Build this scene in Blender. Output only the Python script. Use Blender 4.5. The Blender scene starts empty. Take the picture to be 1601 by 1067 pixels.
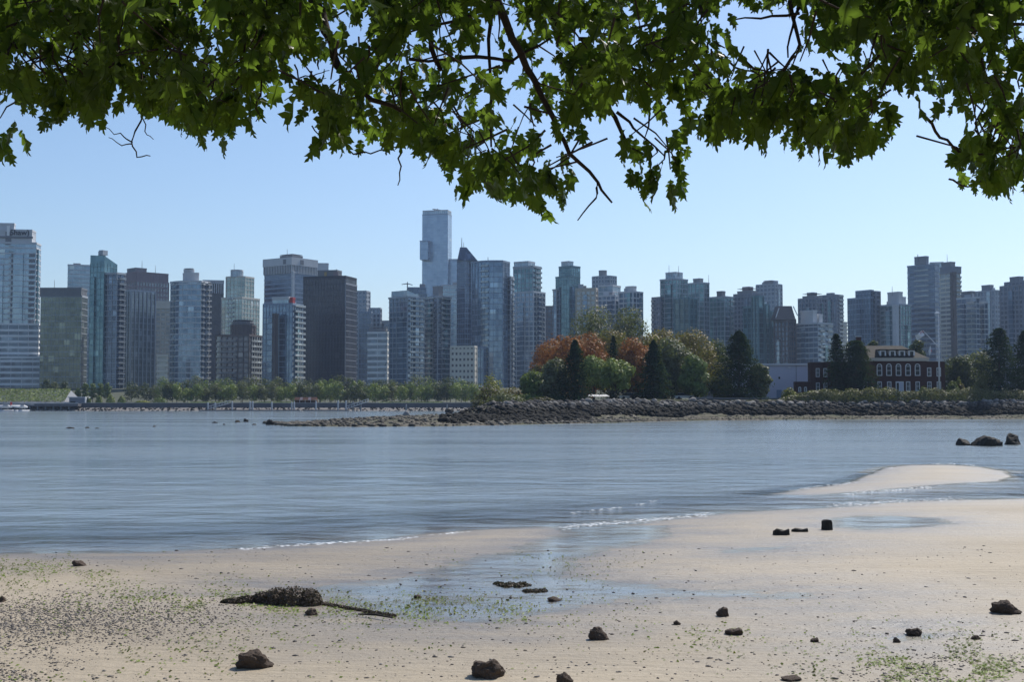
import bpy, math, random
import numpy as np
from mathutils import Vector, Matrix
random.seed(7); rng = np.random.default_rng(11)
R = math.radians
S = bpy.context.scene
COL = S.collection

HAZE = 0.00009
# ---------------------------------------------------------------- camera, sky, sun, exposure
F_PX, W_PX, HOR, CAM_Z = 2000.0, 1601.0, 630.0, 3.5
TILT = math.atan((HOR - 533.5) / F_PX)
cam = bpy.data.cameras.new('camera'); cam.sensor_width = 36.0; cam.lens = F_PX / W_PX * 36.0
cam.clip_start = 0.1; cam.clip_end = 12000
camo = bpy.data.objects.new('camera', cam); COL.objects.link(camo)
camo.location = (0, 0, CAM_Z); camo.rotation_euler = (math.pi / 2 + TILT, 0, 0)
S.camera = camo
SUN_AZ, SUN_EL = R(40), R(47)               # azimuth: clockwise from the view direction (+Y)
world = bpy.data.worlds.new('World'); S.world = world; world.use_nodes = True
wn = world.node_tree.nodes; wl = world.node_tree.links
bg = wn['Background']; sky = wn.new('ShaderNodeTexSky'); sky.sky_type = 'NISHITA'; sky.sun_disc = False
sky.sun_elevation = SUN_EL; sky.sun_rotation = SUN_AZ
sky.air_density = 1.0; sky.dust_density = 0.9; sky.ozone_density = 5.0; sky.altitude = 0
wl.new(sky.outputs[0], bg.inputs[0]); bg.inputs[1].default_value = 0.12
sl = bpy.data.lights.new('sun', 'SUN'); sl.energy = 4.5; sl.angle = R(0.5); sl.color = (1.0, 0.95, 0.86)
so = bpy.data.objects.new('sun', sl); COL.objects.link(so)
sdir = Vector((math.sin(SUN_AZ) * math.cos(SUN_EL), math.cos(SUN_AZ) * math.cos(SUN_EL), math.sin(SUN_EL)))
so.rotation_euler = sdir.to_track_quat('Z', 'Y').to_euler()
vs = S.view_settings; vs.view_transform = 'Standard'; vs.look = 'None'; vs.gamma = 1; vs.exposure = 0.22
vs.use_curve_mapping = False
S.cycles.use_denoising = True
S.cycles.max_bounces = 6; S.cycles.transparent_max_bounces = 12; S.cycles.volume_bounces = 0
S.cycles.caustics_reflective = False; S.cycles.caustics_refractive = False
S.cycles.sample_clamp_indirect = 4

# ---------------------------------------------------------------- helpers: pixels to places, meshes, tags
def ray(px, py):
    u = (px - 800.5) / F_PX; v = (533.5 - py) / F_PX
    c, s = math.cos(TILT), math.sin(TILT)
    return Vector((u, c - v * s, s + v * c))
def at(px, py, Y):
    d = ray(px, py); k = Y / d.y
    return Vector((d.x * k, Y, CAM_Z + d.z * k))
def gp(px, py, z=0.0):
    d = ray(px, py); k = (z - CAM_Z) / d.z
    return Vector((d.x * k, d.y * k, z))
def kx(px, py=560): d = ray(px, py); return d.x / d.y
def zt(py, Y): return at(800, py, Y).z

def tag(o, label=None, cat=None, group=None, kind=None):
    if label: o['label'] = label
    if cat: o['category'] = cat
    if group: o['group'] = group
    if kind: o['kind'] = kind
    return o
def empty(name, loc=(0, 0, 0), rz=0.0):
    o = bpy.data.objects.new(name, None); COL.objects.link(o); o.location = loc; o.rotation_euler.z = rz
    o.empty_display_size = 0.1
    return o
def link(name, me, parent=None, m=None):
    o = bpy.data.objects.new(name, me); COL.objects.link(o)
    if m is not None and not me.materials: me.materials.append(m)
    if parent is not None: o.parent = parent
    return o
def np_mesh(name, V, Fc, smooth=False):
    """V (n,3); Fc (m,k) of one polygon size"""
    V = np.asarray(V, dtype=np.float32); Fc = np.asarray(Fc, dtype=np.int32)
    me = bpy.data.meshes.new(name); k = Fc.shape[1]
    me.vertices.add(len(V)); me.vertices.foreach_set('co', V.ravel())
    me.loops.add(Fc.size); me.loops.foreach_set('vertex_index', Fc.ravel())
    me.polygons.add(len(Fc)); me.polygons.foreach_set('loop_start', np.arange(0, Fc.size, k, dtype=np.int32))
    if smooth: me.polygons.foreach_set('use_smooth', np.ones(len(Fc), dtype=bool))
    me.update(calc_edges=True)
    return me
class MB:
    def __init__(s): s.v = []; s.f = []
    def poly(s, pts): n = len(s.v); s.v += [tuple(p) for p in pts]; s.f.append(tuple(range(n, n + len(pts))))
    def prism(s, pl, z0, z1):
        n = len(s.v); k = len(pl)
        s.v += [(p[0], p[1], z0) for p in pl] + [(p[0], p[1], z1) for p in pl]
        s.f += [(n + i, n + (i + 1) % k, n + k + (i + 1) % k, n + k + i) for i in range(k)]
        s.f += [tuple(n + k + i for i in range(k)), tuple(n + i for i in reversed(range(k)))]
    def loft(s, pl0, z0, pl1, z1):
        n = len(s.v); k = len(pl0); zz = lambda z, i: z[i] if isinstance(z, (list, tuple)) else z
        s.v += [(p[0], p[1], zz(z0, i)) for i, p in enumerate(pl0)] + [(p[0], p[1], zz(z1, i)) for i, p in enumerate(pl1)]
        s.f += [(n + i, n + (i + 1) % k, n + k + (i + 1) % k, n + k + i) for i in range(k)]
        s.f += [tuple(n + k + i for i in range(k)), tuple(n + i for i in reversed(range(k)))]
    def box(s, x0, x1, y0, y1, z0, z1): s.prism([(x0, y0), (x1, y0), (x1, y1), (x0, y1)], z0, z1)
    def bar(s, a, b, w, w2=None, n=6):
        a = Vector(a); b = Vector(b); w2 = w if w2 is None else w2
        s.tube([a, b], [w, w2], n)
    def tube(s, pts, rad, n=6):
        pts = [Vector(p) for p in pts]; base = len(s.v)
        for i, p in enumerate(pts):
            t = (pts[min(i + 1, len(pts) - 1)] - pts[max(i - 1, 0)]).normalized()
            a = t.cross(Vector((0, 0, 1)) if abs(t.z) < 0.95 else Vector((1, 0, 0))).normalized(); b = t.cross(a)
            for j in range(n):
                an = 2 * math.pi * j / n
                s.v.append(tuple(p + (a * math.cos(an) + b * math.sin(an)) * rad[i]))
        for i in range(len(pts) - 1):
            for j in range(n):
                q = base + i * n; s.f.append((q + j, q + (j + 1) % n, q + n + (j + 1) % n, q + n + j))
        s.f.append(tuple(base + j for j in reversed(range(n))))
        s.f.append(tuple(base + (len(pts) - 1) * n + j for j in range(n)))
    def mesh(s, name, smooth=False):
        me = bpy.data.meshes.new(name); me.from_pydata(s.v, [], s.f); me.update()
        if smooth:
            for p in me.polygons: p.use_smooth = True
        return me
    def build(s, name, m, parent=None, kind=None, smooth=False):
        o = link(name, s.mesh(name, smooth), parent, m)
        if kind: o['kind'] = kind
        return o

def vnoise(x, y, seed=0):
    """smooth value noise, numpy, 0..1"""
    xi = np.floor(x).astype(np.int64); yi = np.floor(y).astype(np.int64); xf = x - xi; yf = y - yi
    def h(a, b):
        n = (a * 374761393 + b * 668265263 + seed * 69069) & 0x7fffffff
        n = ((n ^ (n >> 13)) * 1274126177) & 0x7fffffff
        return ((n ^ (n >> 16)) & 0xffff) / 65535.0
    u = xf * xf * (3 - 2 * xf); v = yf * yf * (3 - 2 * yf)
    return (h(xi, yi) * (1 - u) + h(xi + 1, yi) * u) * (1 - v) + (h(xi, yi + 1) * (1 - u) + h(xi + 1, yi + 1) * u) * v
def fbm(x, y, seed=0, o=4):
    s = 0; a = 0.5; t = 0
    for i in range(o): s = s + a * vnoise(x * 2 ** i, y * 2 ** i, seed + i); t += a; a *= 0.5
    return s / t
def sdist(X, Y, poly):
    """signed distance to a polygon, positive inside"""
    P = np.array([(p[0], p[1]) for p in poly]); Q = np.roll(P, -1, 0)
    d2 = np.full(X.shape, 1e18); ins = np.zeros(X.shape, bool)
    for (ax, ay), (bx, by) in zip(P, Q):
        ex, ey = bx - ax, by - ay; L = ex * ex + ey * ey + 1e-12
        t = np.clip(((X - ax) * ex + (Y - ay) * ey) / L, 0, 1)
        d2 = np.minimum(d2, (X - ax - t * ex) ** 2 + (Y - ay - t * ey) ** 2)
        c = (ay > Y) != (by > Y)
        ins ^= c & (X < (bx - ax) * (Y - ay) / ((by - ay) if abs(by - ay) > 1e-9 else 1e-9) + ax)
    return np.where(ins, 1, -1) * np.sqrt(d2)
def sstep(x, a, b): t = np.clip((x - a) / (b - a), 0, 1); return t * t * (3 - 2 * t)

# ---------------------------------------------------------------- materials
M = {}
def newmat(name):
    m = bpy.data.materials.new(name); m.use_nodes = True; M[name] = m
    nt = m.node_tree; return m, nt.nodes, nt.links, nt.nodes['Principled BSDF']
def mixcol(nd, lk, fac, a, b):
    x = nd.new('ShaderNodeMix'); x.data_type = 'RGBA'
    for s, v in ((0, fac), (6, a), (7, b)):
        if isinstance(v, (int, float)): x.inputs[s].default_value = v
        elif isinstance(v, tuple): x.inputs[s].default_value = (*v, 1)
        else: lk.new(v, x.inputs[s])
    return x.outputs[2]
def ramp(nd, lk, src, stops):
    r = nd.new('ShaderNodeValToRGB'); e = r.color_ramp.elements
    while len(e) < len(stops): e.new(0.5)
    for q, (p, c) in zip(e, stops): q.position = p; q.color = (*c, 1) if isinstance(c, tuple) else (c, c, c, 1)
    lk.new(src, r.inputs[0]); return r.outputs[0]
def noise(nd, lk, scale, detail=4, vec=None, rough=0.55):
    t = nd.new('ShaderNodeTexNoise'); t.inputs['Scale'].default_value = scale; t.inputs['Detail'].default_value = detail
    t.inputs['Roughness'].default_value = rough
    if vec is not None: lk.new(vec, t.inputs['Vector'])
    return t.outputs[0]
def coords(nd, lk, scale=(1, 1, 1), kind='Object'):
    tc = nd.new('ShaderNodeTexCoord'); mp = nd.new('ShaderNodeMapping'); mp.inputs['Scale'].default_value = scale
    lk.new(tc.outputs[kind], mp.inputs[0]); return mp.outputs[0]
def bump(nd, lk, h, strength, dist, bs):
    b = nd.new('ShaderNodeBump'); b.inputs['Distance'].default_value = dist
    if isinstance(strength, (int, float)): b.inputs['Strength'].default_value = strength
    else: lk.new(strength, b.inputs['Strength'])
    lk.new(h, b.inputs['Height']); lk.new(b.outputs[0], bs.inputs['Normal']); return b
def plain(name, c, rough=0.75, var=0.25, scale=0.6, metal=0.0, bmp=0.0, spec=.2):
    m, nd, lk, bs = newmat(name)
    n = noise(nd, lk, scale, 5, coords(nd, lk))
    a = tuple(x * (1 - var) for x in c); b = tuple(min(1, x * (1 + var)) for x in c)
    lk.new(mixcol(nd, lk, n, a, b), bs.inputs['Base Color']); bs.inputs['Roughness'].default_value = rough
    bs.inputs['Metallic'].default_value = metal; bs.inputs['Specular IOR Level'].default_value = spec
    if bmp: bump(nd, lk, noise(nd, lk, scale * 6, 6, coords(nd, lk)), 0.6, bmp, bs)
    return m
def glass(name, c1, c2, sp=3.0, fh=3.2, metal=0.55, rough=0.12, blind=0.04):
    """curtain wall: every pane has its own tint, a few have blinds drawn"""
    m, nd, lk, bs = newmat(name)
    tc = nd.new('ShaderNodeTexCoord'); v1 = nd.new('ShaderNodeVectorMath'); v1.operation = 'DIVIDE'
    v1.inputs[1].default_value = (sp, sp, fh); lk.new(tc.outputs['Object'], v1.inputs[0])
    v2 = nd.new('ShaderNodeVectorMath'); v2.operation = 'ADD'; v2.inputs[1].default_value = (.31, .37, .01); lk.new(v1.outputs[0], v2.inputs[0])
    v3 = nd.new('ShaderNodeVectorMath'); v3.operation = 'FLOOR'; lk.new(v2.outputs[0], v3.inputs[0])
    wnz = nd.new('ShaderNodeTexWhiteNoise'); lk.new(v3.outputs[0], wnz.inputs[0])
    big = noise(nd, lk, 0.035, 3, coords(nd, lk))
    f = nd.new('ShaderNodeMath'); f.operation = 'MULTIPLY_ADD'; lk.new(wnz.outputs[0], f.inputs[0]); f.inputs[1].default_value = 0.6
    g = nd.new('ShaderNodeMath'); g.operation = 'MULTIPLY_ADD'; lk.new(big, g.inputs[0]); g.inputs[1].default_value = 1.6; g.inputs[2].default_value = -0.6
    lk.new(g.outputs[0], f.inputs[2]); f.use_clamp = True
    col = mixcol(nd, lk, f.outputs[0], c1, c2)
    gt = nd.new('ShaderNodeMath'); gt.operation = 'GREATER_THAN'; lk.new(wnz.outputs[0], gt.inputs[0]); gt.inputs[1].default_value = 1 - blind
    col = mixcol(nd, lk, gt.outputs[0], col, tuple(min(0.5, x * 1.25 + .03) for x in c2))
    lk.new(col, bs.inputs['Base Color'])
    bs.inputs['Metallic'].default_value = metal; bs.inputs['Roughness'].default_value = rough
    bump(nd, lk, noise(nd, lk, 0.25, 2, coords(nd, lk)), 0.25, 0.25, bs)
    return m
def leafmat(name, cols, trans=0.24, rough=0.55, spec=0.2, clump=.45, glow=None):
    m, nd, lk, bs = newmat(name)
    g = nd.new('ShaderNodeNewGeometry')
    c = ramp(nd, lk, g.outputs['Random Per Island'], [(i / (len(cols) - 1), q) for i, q in enumerate(cols)])
    hs = nd.new('ShaderNodeHueSaturation'); lk.new(c, hs.inputs['Color'])
    mr = nd.new('ShaderNodeMapRange'); lk.new(noise(nd, lk, clump, 2, coords(nd, lk)), mr.inputs[0]); mr.inputs[1].default_value = .3; mr.inputs[2].default_value = .7; mr.inputs[3].default_value = .6; mr.inputs[4].default_value = 1.4
    lk.new(mr.outputs[0], hs.inputs['Value']); c = hs.outputs[0]
    lk.new(c, bs.inputs['Base Color']); bs.inputs['Roughness'].default_value = rough; bs.inputs['Specular IOR Level'].default_value = spec
    tr = nd.new('ShaderNodeBsdfTranslucent'); mx = nd.new('ShaderNodeMixShader'); mx.inputs[0].default_value = trans
    tint = mixcol(nd, lk, 0.5 if glow is None else .8, c, glow or ((0.30, 0.36, 0.03) if 'red' not in name else (0.4, 0.16, 0.03)))
    lk.new(tint, tr.inputs[0]); lk.new(bs.outputs[0], mx.inputs[1]); lk.new(tr.outputs[0], mx.inputs[2])
    lk.new(mx.outputs[0], nd['Material Output'].inputs[0])
    return m

for nm, c in dict(white=(.72, .73, .74), conc_light=(.48, .50, .53), conc_mid=(.33, .365, .41), conc_dark=(.16, .17, .19),
                  beige=(.45, .40, .34), cream=(.55, .52, .46), pink=(.21, .165, .185), brown=(.115, .098, .10), darkmetal=(.018, .024, .042),
                  tealmetal=(.13, .23, .26), bluemetal=(.20, .26, .35), roofgrey=(.22, .23, .25), red=(.36, .05, .055),
                  mauve=(.19, .21, .255), gold=(.35, .25, .1)).items():
    plain(nm, c, 0.6, 0.14, 0.15)
glass('g_blue', (.06, .10, .165), (.20, .28, .38)); glass('g_pale', (.17, .24, .31), (.34, .42, .49), metal=.5)
glass('g_teal', (.04, .10, .13), (.15, .26, .30)); glass('g_olive', (.05, .065, .055), (.15, .175, .15), metal=.5, blind=.08)
glass('g_dark', (.012, .014, .028), (.03, .035, .055), metal=.25, rough=.2, blind=.004)
glass('g_navy', (.035, .055, .095), (.12, .165, .24), metal=.5); glass('g_grey', (.13, .15, .17), (.28, .31, .34), metal=.45)
glass('g_green', (.16, .22, .22), (.36, .43, .42), metal=.45); glass('g_sky', (.19, .28, .40), (.34, .45, .58), sp=4, metal=.4, rough=.25, blind=0.02)
plain('brick', (.062, .026, .022), .85, .3, 1.2); plain('slate', (.022, .019, .016), .8, .25, .8)
plain('paint_white', (.62, .62, .64), .5, .05, .4); plain('lavender', (.50, .50, .59), .7, .06, .1)
plain('darkglass', (.02, .025, .03), .15, .3, 2); plain('bark', (.055, .040, .032), .9, .45, 9, bmp=.02)
plain('trunk', (.05, .04, .03), .9, .3, 1.5); plain('timber', (.20, .17, .15), .85, .3, 1.2); plain('rust', (.10, .045, .03), .8, .3, 1)
plain('stone', (.23, .225, .225), .85, .55, .5, bmp=.1); plain('wetstone', (.032, .028, .024), .8, .6, .8, bmp=.1)
plain('seawall', (.10, .10, .115), .85, .3, .15, bmp=.05); plain('pathgrey', (.32, .32, .32), .85, .15, .2)
leafmat('leaf_mid', [(.06, .10, .03), (.10, .15, .045), (.14, .19, .055)]); leafmat('leaf_light', [(.11, .16, .035), (.19, .24, .06), (.26, .30, .09)])
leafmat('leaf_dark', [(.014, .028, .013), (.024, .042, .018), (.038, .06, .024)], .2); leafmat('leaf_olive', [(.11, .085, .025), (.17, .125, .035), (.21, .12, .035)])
leafmat('leaf_red', [(.19, .065, .016), (.33, .125, .022), (.22, .13, .035)]); leafmat('leaf_conifer', [(.008, .022, .014), (.015, .034, .02), (.026, .05, .026)], .1, .8, .0)
leafmat('leaf_dusty', [(.06, .07, .035), (.10, .11, .06), (.14, .15, .085)]); leafmat('leaf_yellow', [(.20, .20, .03), (.28, .27, .05), (.16, .2, .04)])
leafmat('hedge_leaf', [(.07, .08, .03), (.12, .125, .05), (.17, .155, .07)]); leafmat('heather', [(.05, .035, .03), (.075, .055, .035), (.06, .07, .03)])
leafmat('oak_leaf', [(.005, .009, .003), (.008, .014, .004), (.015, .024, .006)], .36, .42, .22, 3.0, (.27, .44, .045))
leafmat('turf', [(.10, .15, .03), (.16, .21, .05), (.19, .20, .06)], .2); leafmat('algae', [(.10, .16, .02), (.18, .24, .04), (.10, .09, .03)], .2)
leafmat('weed', [(.035, .025, .019), (.07, .05, .038), (.12, .09, .07)], .05, .6)
# ---------------------------------------------------------------- the shore: sand, tidal channel, sea
def world_poly(pts): return [gp(x, y) for x, y in pts]
# outlines of standing water on the sand flat (traced on the water's own level)
SEA = [(-26, 29.5)] + [tuple(p[:2]) for p in world_poly([(-60, 868), (0, 868), (110, 867), (200, 866), (300, 862), (400, 858), (500, 852), (600, 845), (700, 834), (790, 827), (860, 825),
      (905, 838), (985, 822), (1060, 812), (1150, 803), (1230, 798), (1300, 795), (1400, 787), (1500, 783), (1601, 781), (1760, 779)])] + [(90, 44), (90, 140), (-140, 140), (-140, 29.5)]
BAR = [tuple(p[:2]) for p in world_poly([(1212, 773), (1270, 764), (1330, 757), (1362, 742), (1385, 732), (1420, 727.5), (1480, 727), (1530, 731), (1570, 738), (1577, 746), (1556, 753), (1480, 757), (1400, 764), (1320, 771), (1260, 775)])]
CHAN = [tuple(p[:2]) for p in world_poly([(880, 828), (850, 842), (790, 858), (715, 876), (640, 897), (560, 912), (500, 916), (430, 926), (520, 940), (575, 955), (650, 968), (760, 972), (850, 958), (960, 942), (1080, 938), (1190, 938),
      (1300, 932), (1180, 922), (1020, 916), (900, 898), (925, 872), (1000, 852), (1050, 838), (1040, 822), (960, 822)])]
POOL = [tuple(p[:2]) for p in world_poly([(1285, 812), (1330, 808), (1400, 807), (1470, 811), (1500, 820), (1430, 828), (1350, 830), (1300, 824)])]
POOL2 = [tuple(p[:2]) for p in world_poly([(1100, 862), (1160, 856), (1230, 852), (1290, 850), (1270, 857), (1190, 864), (1130, 868)])]
POOL3 = [tuple(p[:2]) for p in world_poly([(1370, 1000), (1440, 990), (1490, 992), (1450, 1003), (1390, 1007)])]
def beach_h(X, Y):
    n = fbm(X * .35, Y * .5, 3, 5) - .5; n2 = fbm(X * 1.6, Y * 3.5, 9, 3) - .5
    sea = sdist(X, Y, SEA); bar = sdist(X, Y, BAR); ch = sdist(X, Y, CHAN)
    po = np.maximum(np.maximum(sdist(X, Y, POOL), sdist(X, Y, POOL2) - .25), sdist(X, Y, POOL3) - .12)
    land = np.minimum(-sea, -ch); land = np.minimum(land, -po); land = np.maximum(land, bar)
    up = .30 * (1 - np.exp(-np.maximum(land, 0) * .055)) + .006 * sstep(land, 0, .25)
    d_sea = np.minimum(np.maximum(sea, 0) * .05, 2.5); d_ch = .020 * sstep(ch, 0, 1.2) + .0035 * sstep(ch, -.1, .3)
    d_po = .022 * sstep(po, 0, .7)
    down = np.maximum(np.maximum(d_sea * (bar < 0) * sstep(-bar, 0, 2.0), d_ch), d_po)
    h = np.where(land > 0, up, -down) + n * .022 + n2 * .012 + (fbm(X * 2.6, Y * 3.2, 15, 3) - .5) * .022 * np.exp(-((Y - 24) / 6) ** 2)
    # the bank the photographer stands on
    bank = sstep(-Y, -9.5, -4.5) * 1.35 + sstep(-Y, -4.5, 2) * .25
    return h + bank
xs = np.concatenate([np.linspace(-70, -26, 60, endpoint=False), np.arange(-26, 30, .14), np.linspace(30, 75, 70)])
ys = np.concatenate([np.linspace(-30, 12, 60, endpoint=False), np.arange(12, 50, .14), np.linspace(50, 100, 60)])
def grid(xs, ys):
    X, Y = np.meshgrid(xs, ys); nx, ny = len(xs), len(ys)
    i = np.arange(nx * ny).reshape(ny, nx)
    return X, Y, np.stack([i[:-1, :-1], i[:-1, 1:], i[1:, 1:], i[1:, :-1]], -1).reshape(-1, 4)
X, Y, Fq = grid(xs, ys)
H = beach_h(X, Y)
me = np_mesh('beach_sand', np.stack([X, Y, H], -1).reshape(-1, 3), Fq, True)
m, nd, lk, bs = newmat('sand')
cw = coords(nd, lk, (1, 1, 1)); cst = coords(nd, lk, (.25, 1.0, 1))
big = ramp(nd, lk, noise(nd, lk, .3, 6, cst, .65), [(.32, 0.0), (.68, 1.0)]); fine = noise(nd, lk, 9, 6, cw, .7); grit = noise(nd, lk, 55, 3, cw, .8)
base = mixcol(nd, lk, big, (.285, .235, .165), (.445, .37, .27))
base = mixcol(nd, lk, ramp(nd, lk, fine, [(.3, 0.0), (.7, .55)]), base, (.285, .235, .17))
base = mixcol(nd, lk, ramp(nd, lk, grit, [(.62, 0.0), (.74, .7)]), base, (.13, .105, .08))
geo = nd.new('ShaderNodeNewGeometry'); sep = nd.new('ShaderNodeSeparateXYZ'); lk.new(geo.outputs['Position'], sep.inputs[0])
wet = nd.new('ShaderNodeMapRange'); lk.new(sep.outputs[2], wet.inputs[0]); wet.inputs[1].default_value = .075; wet.inputs[2].default_value = .004
wetn = nd.new('ShaderNodeMath'); wetn.operation = 'MULTIPLY'; lk.new(wet.outputs[0], wetn.inputs[0]); lk.new(ramp(nd, lk, noise(nd, lk, 1.3, 5, cst), [(.3, .55), (.6, 1.0)]), wetn.inputs[1])
lk.new(mixcol(nd, lk, wetn.outputs[0], base, (.155, .13, .105)), bs.inputs['Base Color'])
rr = nd.new('ShaderNodeMapRange'); lk.new(wetn.outputs[0], rr.inputs[0]); rr.inputs[3].default_value = .78; rr.inputs[4].default_value = .3
lk.new(rr.outputs[0], bs.inputs['Roughness']); bs.inputs['Specular IOR Level'].default_value = .45
rip = noise(nd, lk, 3.2, 5, coords(nd, lk, (.45, 1.9, 1)), .65)
hs = nd.new('ShaderNodeMath'); hs.operation = 'MULTIPLY_ADD'; lk.new(fine, hs.inputs[0]); hs.inputs[1].default_value = .45; lk.new(rip, hs.inputs[2])
bump(nd, lk, hs.outputs[0], 1.0, .06, bs)
tag(link('beach_sand', me, None, m), 'pale wet tidal sand flat in the foreground', kind='structure')

# sea: one level sheet; the optical depth of the water over the sand is stored on it
wx = np.concatenate([[-2600, -1400, -700, -300, -140, -70], np.arange(-50, 56, .3), [75, 140, 300, 700, 1400, 2600]])
wy = np.concatenate([np.arange(10, 62, .3), np.linspace(62, 110, 50), [140, 180, 240, 300, 380, 460, 540, 560]])
X, Y, Fq = grid(wx, wy)
D = np.full(X.shape, 4.0); near = (X > -69) & (X < 74) & (Y < 99)
D[near] = -beach_h(X[near], Y[near]); D = np.where(Y > 85, 4, D)
me = np_mesh('sea_water', np.stack([X, Y, X * 0], -1).reshape(-1, 3), Fq, True)
at_ = me.attributes.new('depth', 'FLOAT', 'POINT'); at_.data.foreach_set('value', np.maximum(D, 0).astype(np.float32).ravel())
m, nd, lk, bs = newmat('water')
an = nd.new('ShaderNodeAttribute'); an.attribute_name = 'depth'
op = nd.new('ShaderNodeMapRange'); op.interpolation_type = 'SMOOTHSTEP'; lk.new(an.outputs['Fac'], op.inputs[0]); op.inputs[1].default_value = 0; op.inputs[2].default_value = .55
body = nd.new('ShaderNodeBsdfDiffuse'); lk.new(mixcol(nd, lk, noise(nd, lk, .03, 3, coords(nd, lk, (.3, 1, 1))), (.195, .24, .265), (.235, .28, .305)), body.inputs[0])
tp = nd.new('ShaderNodeBsdfTransparent'); tp.inputs[0].default_value = (.93, .95, .95, 1)
mx = nd.new('ShaderNodeMixShader'); lk.new(op.outputs[0], mx.inputs[0]); lk.new(tp.outputs[0], mx.inputs[1]); lk.new(body.outputs[0], mx.inputs[2])
gl = nd.new('ShaderNodeBsdfGlossy'); gl.inputs['Roughness'].default_value = .09; gl.inputs[0].default_value = (.93, .95, .97, 1)
fr = nd.new('ShaderNodeFresnel'); fr.inputs[0].default_value = 1.33
fn_ = noise(nd, lk, 1.0, 6, coords(nd, lk, (2.2, 5.0, 1)), .75)
fs = nd.new('ShaderNodeMath'); fs.operation = 'MULTIPLY_ADD'; lk.new(fn_, fs.inputs[0]); fs.inputs[1].default_value = -.040; lk.new(an.outputs['Fac'], fs.inputs[2])
fm_ = nd.new('ShaderNodeMapRange'); lk.new(fs.outputs[0], fm_.inputs[0]); fm_.inputs[1].default_value = -.023; fm_.inputs[2].default_value = -.003
fx2 = nd.new('ShaderNodeMath'); fx2.operation = 'MULTIPLY'; lk.new(fr.outputs[0], fx2.inputs[0]); lk.new(fm_.outputs[0], fx2.inputs[1])
ms = nd.new('ShaderNodeMixShader'); lk.new(fx2.outputs[0], ms.inputs[0]); lk.new(mx.outputs[0], ms.inputs[1]); lk.new(gl.outputs[0], ms.inputs[2])
lk.new(ms.outputs[0], nd['Material Output'].inputs[0])
w1 = noise(nd, lk, 1.0, 3, coords(nd, lk, (.8, 1.3, 1)), .5); w2 = noise(nd, lk, 1.0, 4, coords(nd, lk, (3.5, 5.0, 1)), .6)
w3 = noise(nd, lk, 1.0, 2, coords(nd, lk, (.30, .42, 1)), .5)
a1 = nd.new('ShaderNodeMath'); a1.operation = 'MULTIPLY_ADD'; lk.new(w2, a1.inputs[0]); a1.inputs[1].default_value = .4; lk.new(w1, a1.inputs[2])
a2 = nd.new('ShaderNodeMath'); a2.operation = 'MULTIPLY_ADD'; lk.new(w3, a2.inputs[0]); a2.inputs[1].default_value = 3.2; lk.new(a1.outputs[0], a2.inputs[2])
patch = ramp(nd, lk, noise(nd, lk, 1.0, 3, coords(nd, lk, (.012, .075, 1))), [(.35, .35), (.62, 1.0)])
dm = nd.new('ShaderNodeMapRange'); lk.new(an.outputs['Fac'], dm.inputs[0]); dm.inputs[1].default_value = 0; dm.inputs[2].default_value = .25; dm.inputs[3].default_value = .07; dm.inputs[4].default_value = 1
pm = nd.new('ShaderNodeMath'); pm.operation = 'MULTIPLY'; lk.new(patch, pm.inputs[0]); lk.new(dm.outputs[0], pm.inputs[1])
bp = bump(nd, lk, a2.outputs[0], pm.outputs[0], .14, gl); lk.new(bp.outputs[0], fr.inputs['Normal'])
tag(link('sea_water', me, None, m), 'calm blue-grey bay water between the sand and the city', kind='structure')

# foam where the wavelets run out on the sand, and flecks imitating sun glitter
def dome(r, h, n=6):
    return [(r * math.cos(2 * math.pi * i / n), r * math.sin(2 * math.pi * i / n), 0) for i in range(n)] + [(0, 0, h)], [(i, (i + 1) % n, n) for i in range(n)]
plain('foam', (.82, .84, .86), .5, .05, 4)  # also colours the white flecks that imitate sun glitter
def foam_glitter_line(pts, count, spread, size, label):
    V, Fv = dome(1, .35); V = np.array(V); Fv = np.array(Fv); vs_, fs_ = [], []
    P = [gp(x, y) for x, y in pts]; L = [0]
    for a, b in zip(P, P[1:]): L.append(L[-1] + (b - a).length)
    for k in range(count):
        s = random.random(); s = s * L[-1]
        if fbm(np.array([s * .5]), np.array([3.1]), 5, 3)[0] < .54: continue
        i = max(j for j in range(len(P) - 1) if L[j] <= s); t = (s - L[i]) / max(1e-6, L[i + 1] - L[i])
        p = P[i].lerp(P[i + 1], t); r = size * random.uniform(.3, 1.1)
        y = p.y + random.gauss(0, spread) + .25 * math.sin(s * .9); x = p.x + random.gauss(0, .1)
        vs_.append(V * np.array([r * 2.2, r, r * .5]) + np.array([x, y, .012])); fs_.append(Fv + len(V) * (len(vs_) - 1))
    me = np_mesh('foam_and_glitter', np.concatenate(vs_), np.concatenate(fs_), True)
    tag(link('foam_and_glitter', me, None, M['foam']), label, 'foam', kind='stuff')
foam_glitter_line([(380, 860), (500, 853), (600, 846), (700, 835), (790, 826), (860, 822)], 420, .10, .028, 'thin white foam line along the sand at the left waterline')
foam_glitter_line([(880, 826), (985, 818), (1060, 809), (1150, 800), (1230, 795)], 520, .28, .03, 'white wavelet foam at the mouth of the tidal channel')
foam_glitter_line([(1240, 768), (1330, 755), (1360, 741), (1400, 729), (1480, 725), (1540, 730)], 450, .2, .035, 'white flecks standing in for glare rimming the small sandbar')  # glare of the wet sandbar rim, put in as white domes
foam_glitter_line([(900, 803), (960, 797), (1040, 780), (1100, 775)], 70, .15, .04, 'small broken wavelet crests off the channel mouth')

foam_glitter_line([(1300, 793), (1400, 785), (1500, 780), (1600, 777)], 420, .5, .03, 'white flecks standing in for sun glitter along the right-hand waterline')  # white domes in place of sun sparkle on the wet edge
foam_glitter_line([(1320, 774), (1400, 767), (1480, 760), (1556, 756), (1590, 748)], 420, .35, .03, 'white flecks standing in for sun glare on the near side of the sandbar')  # sun glare on the wet sand, painted as white flecks
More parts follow.
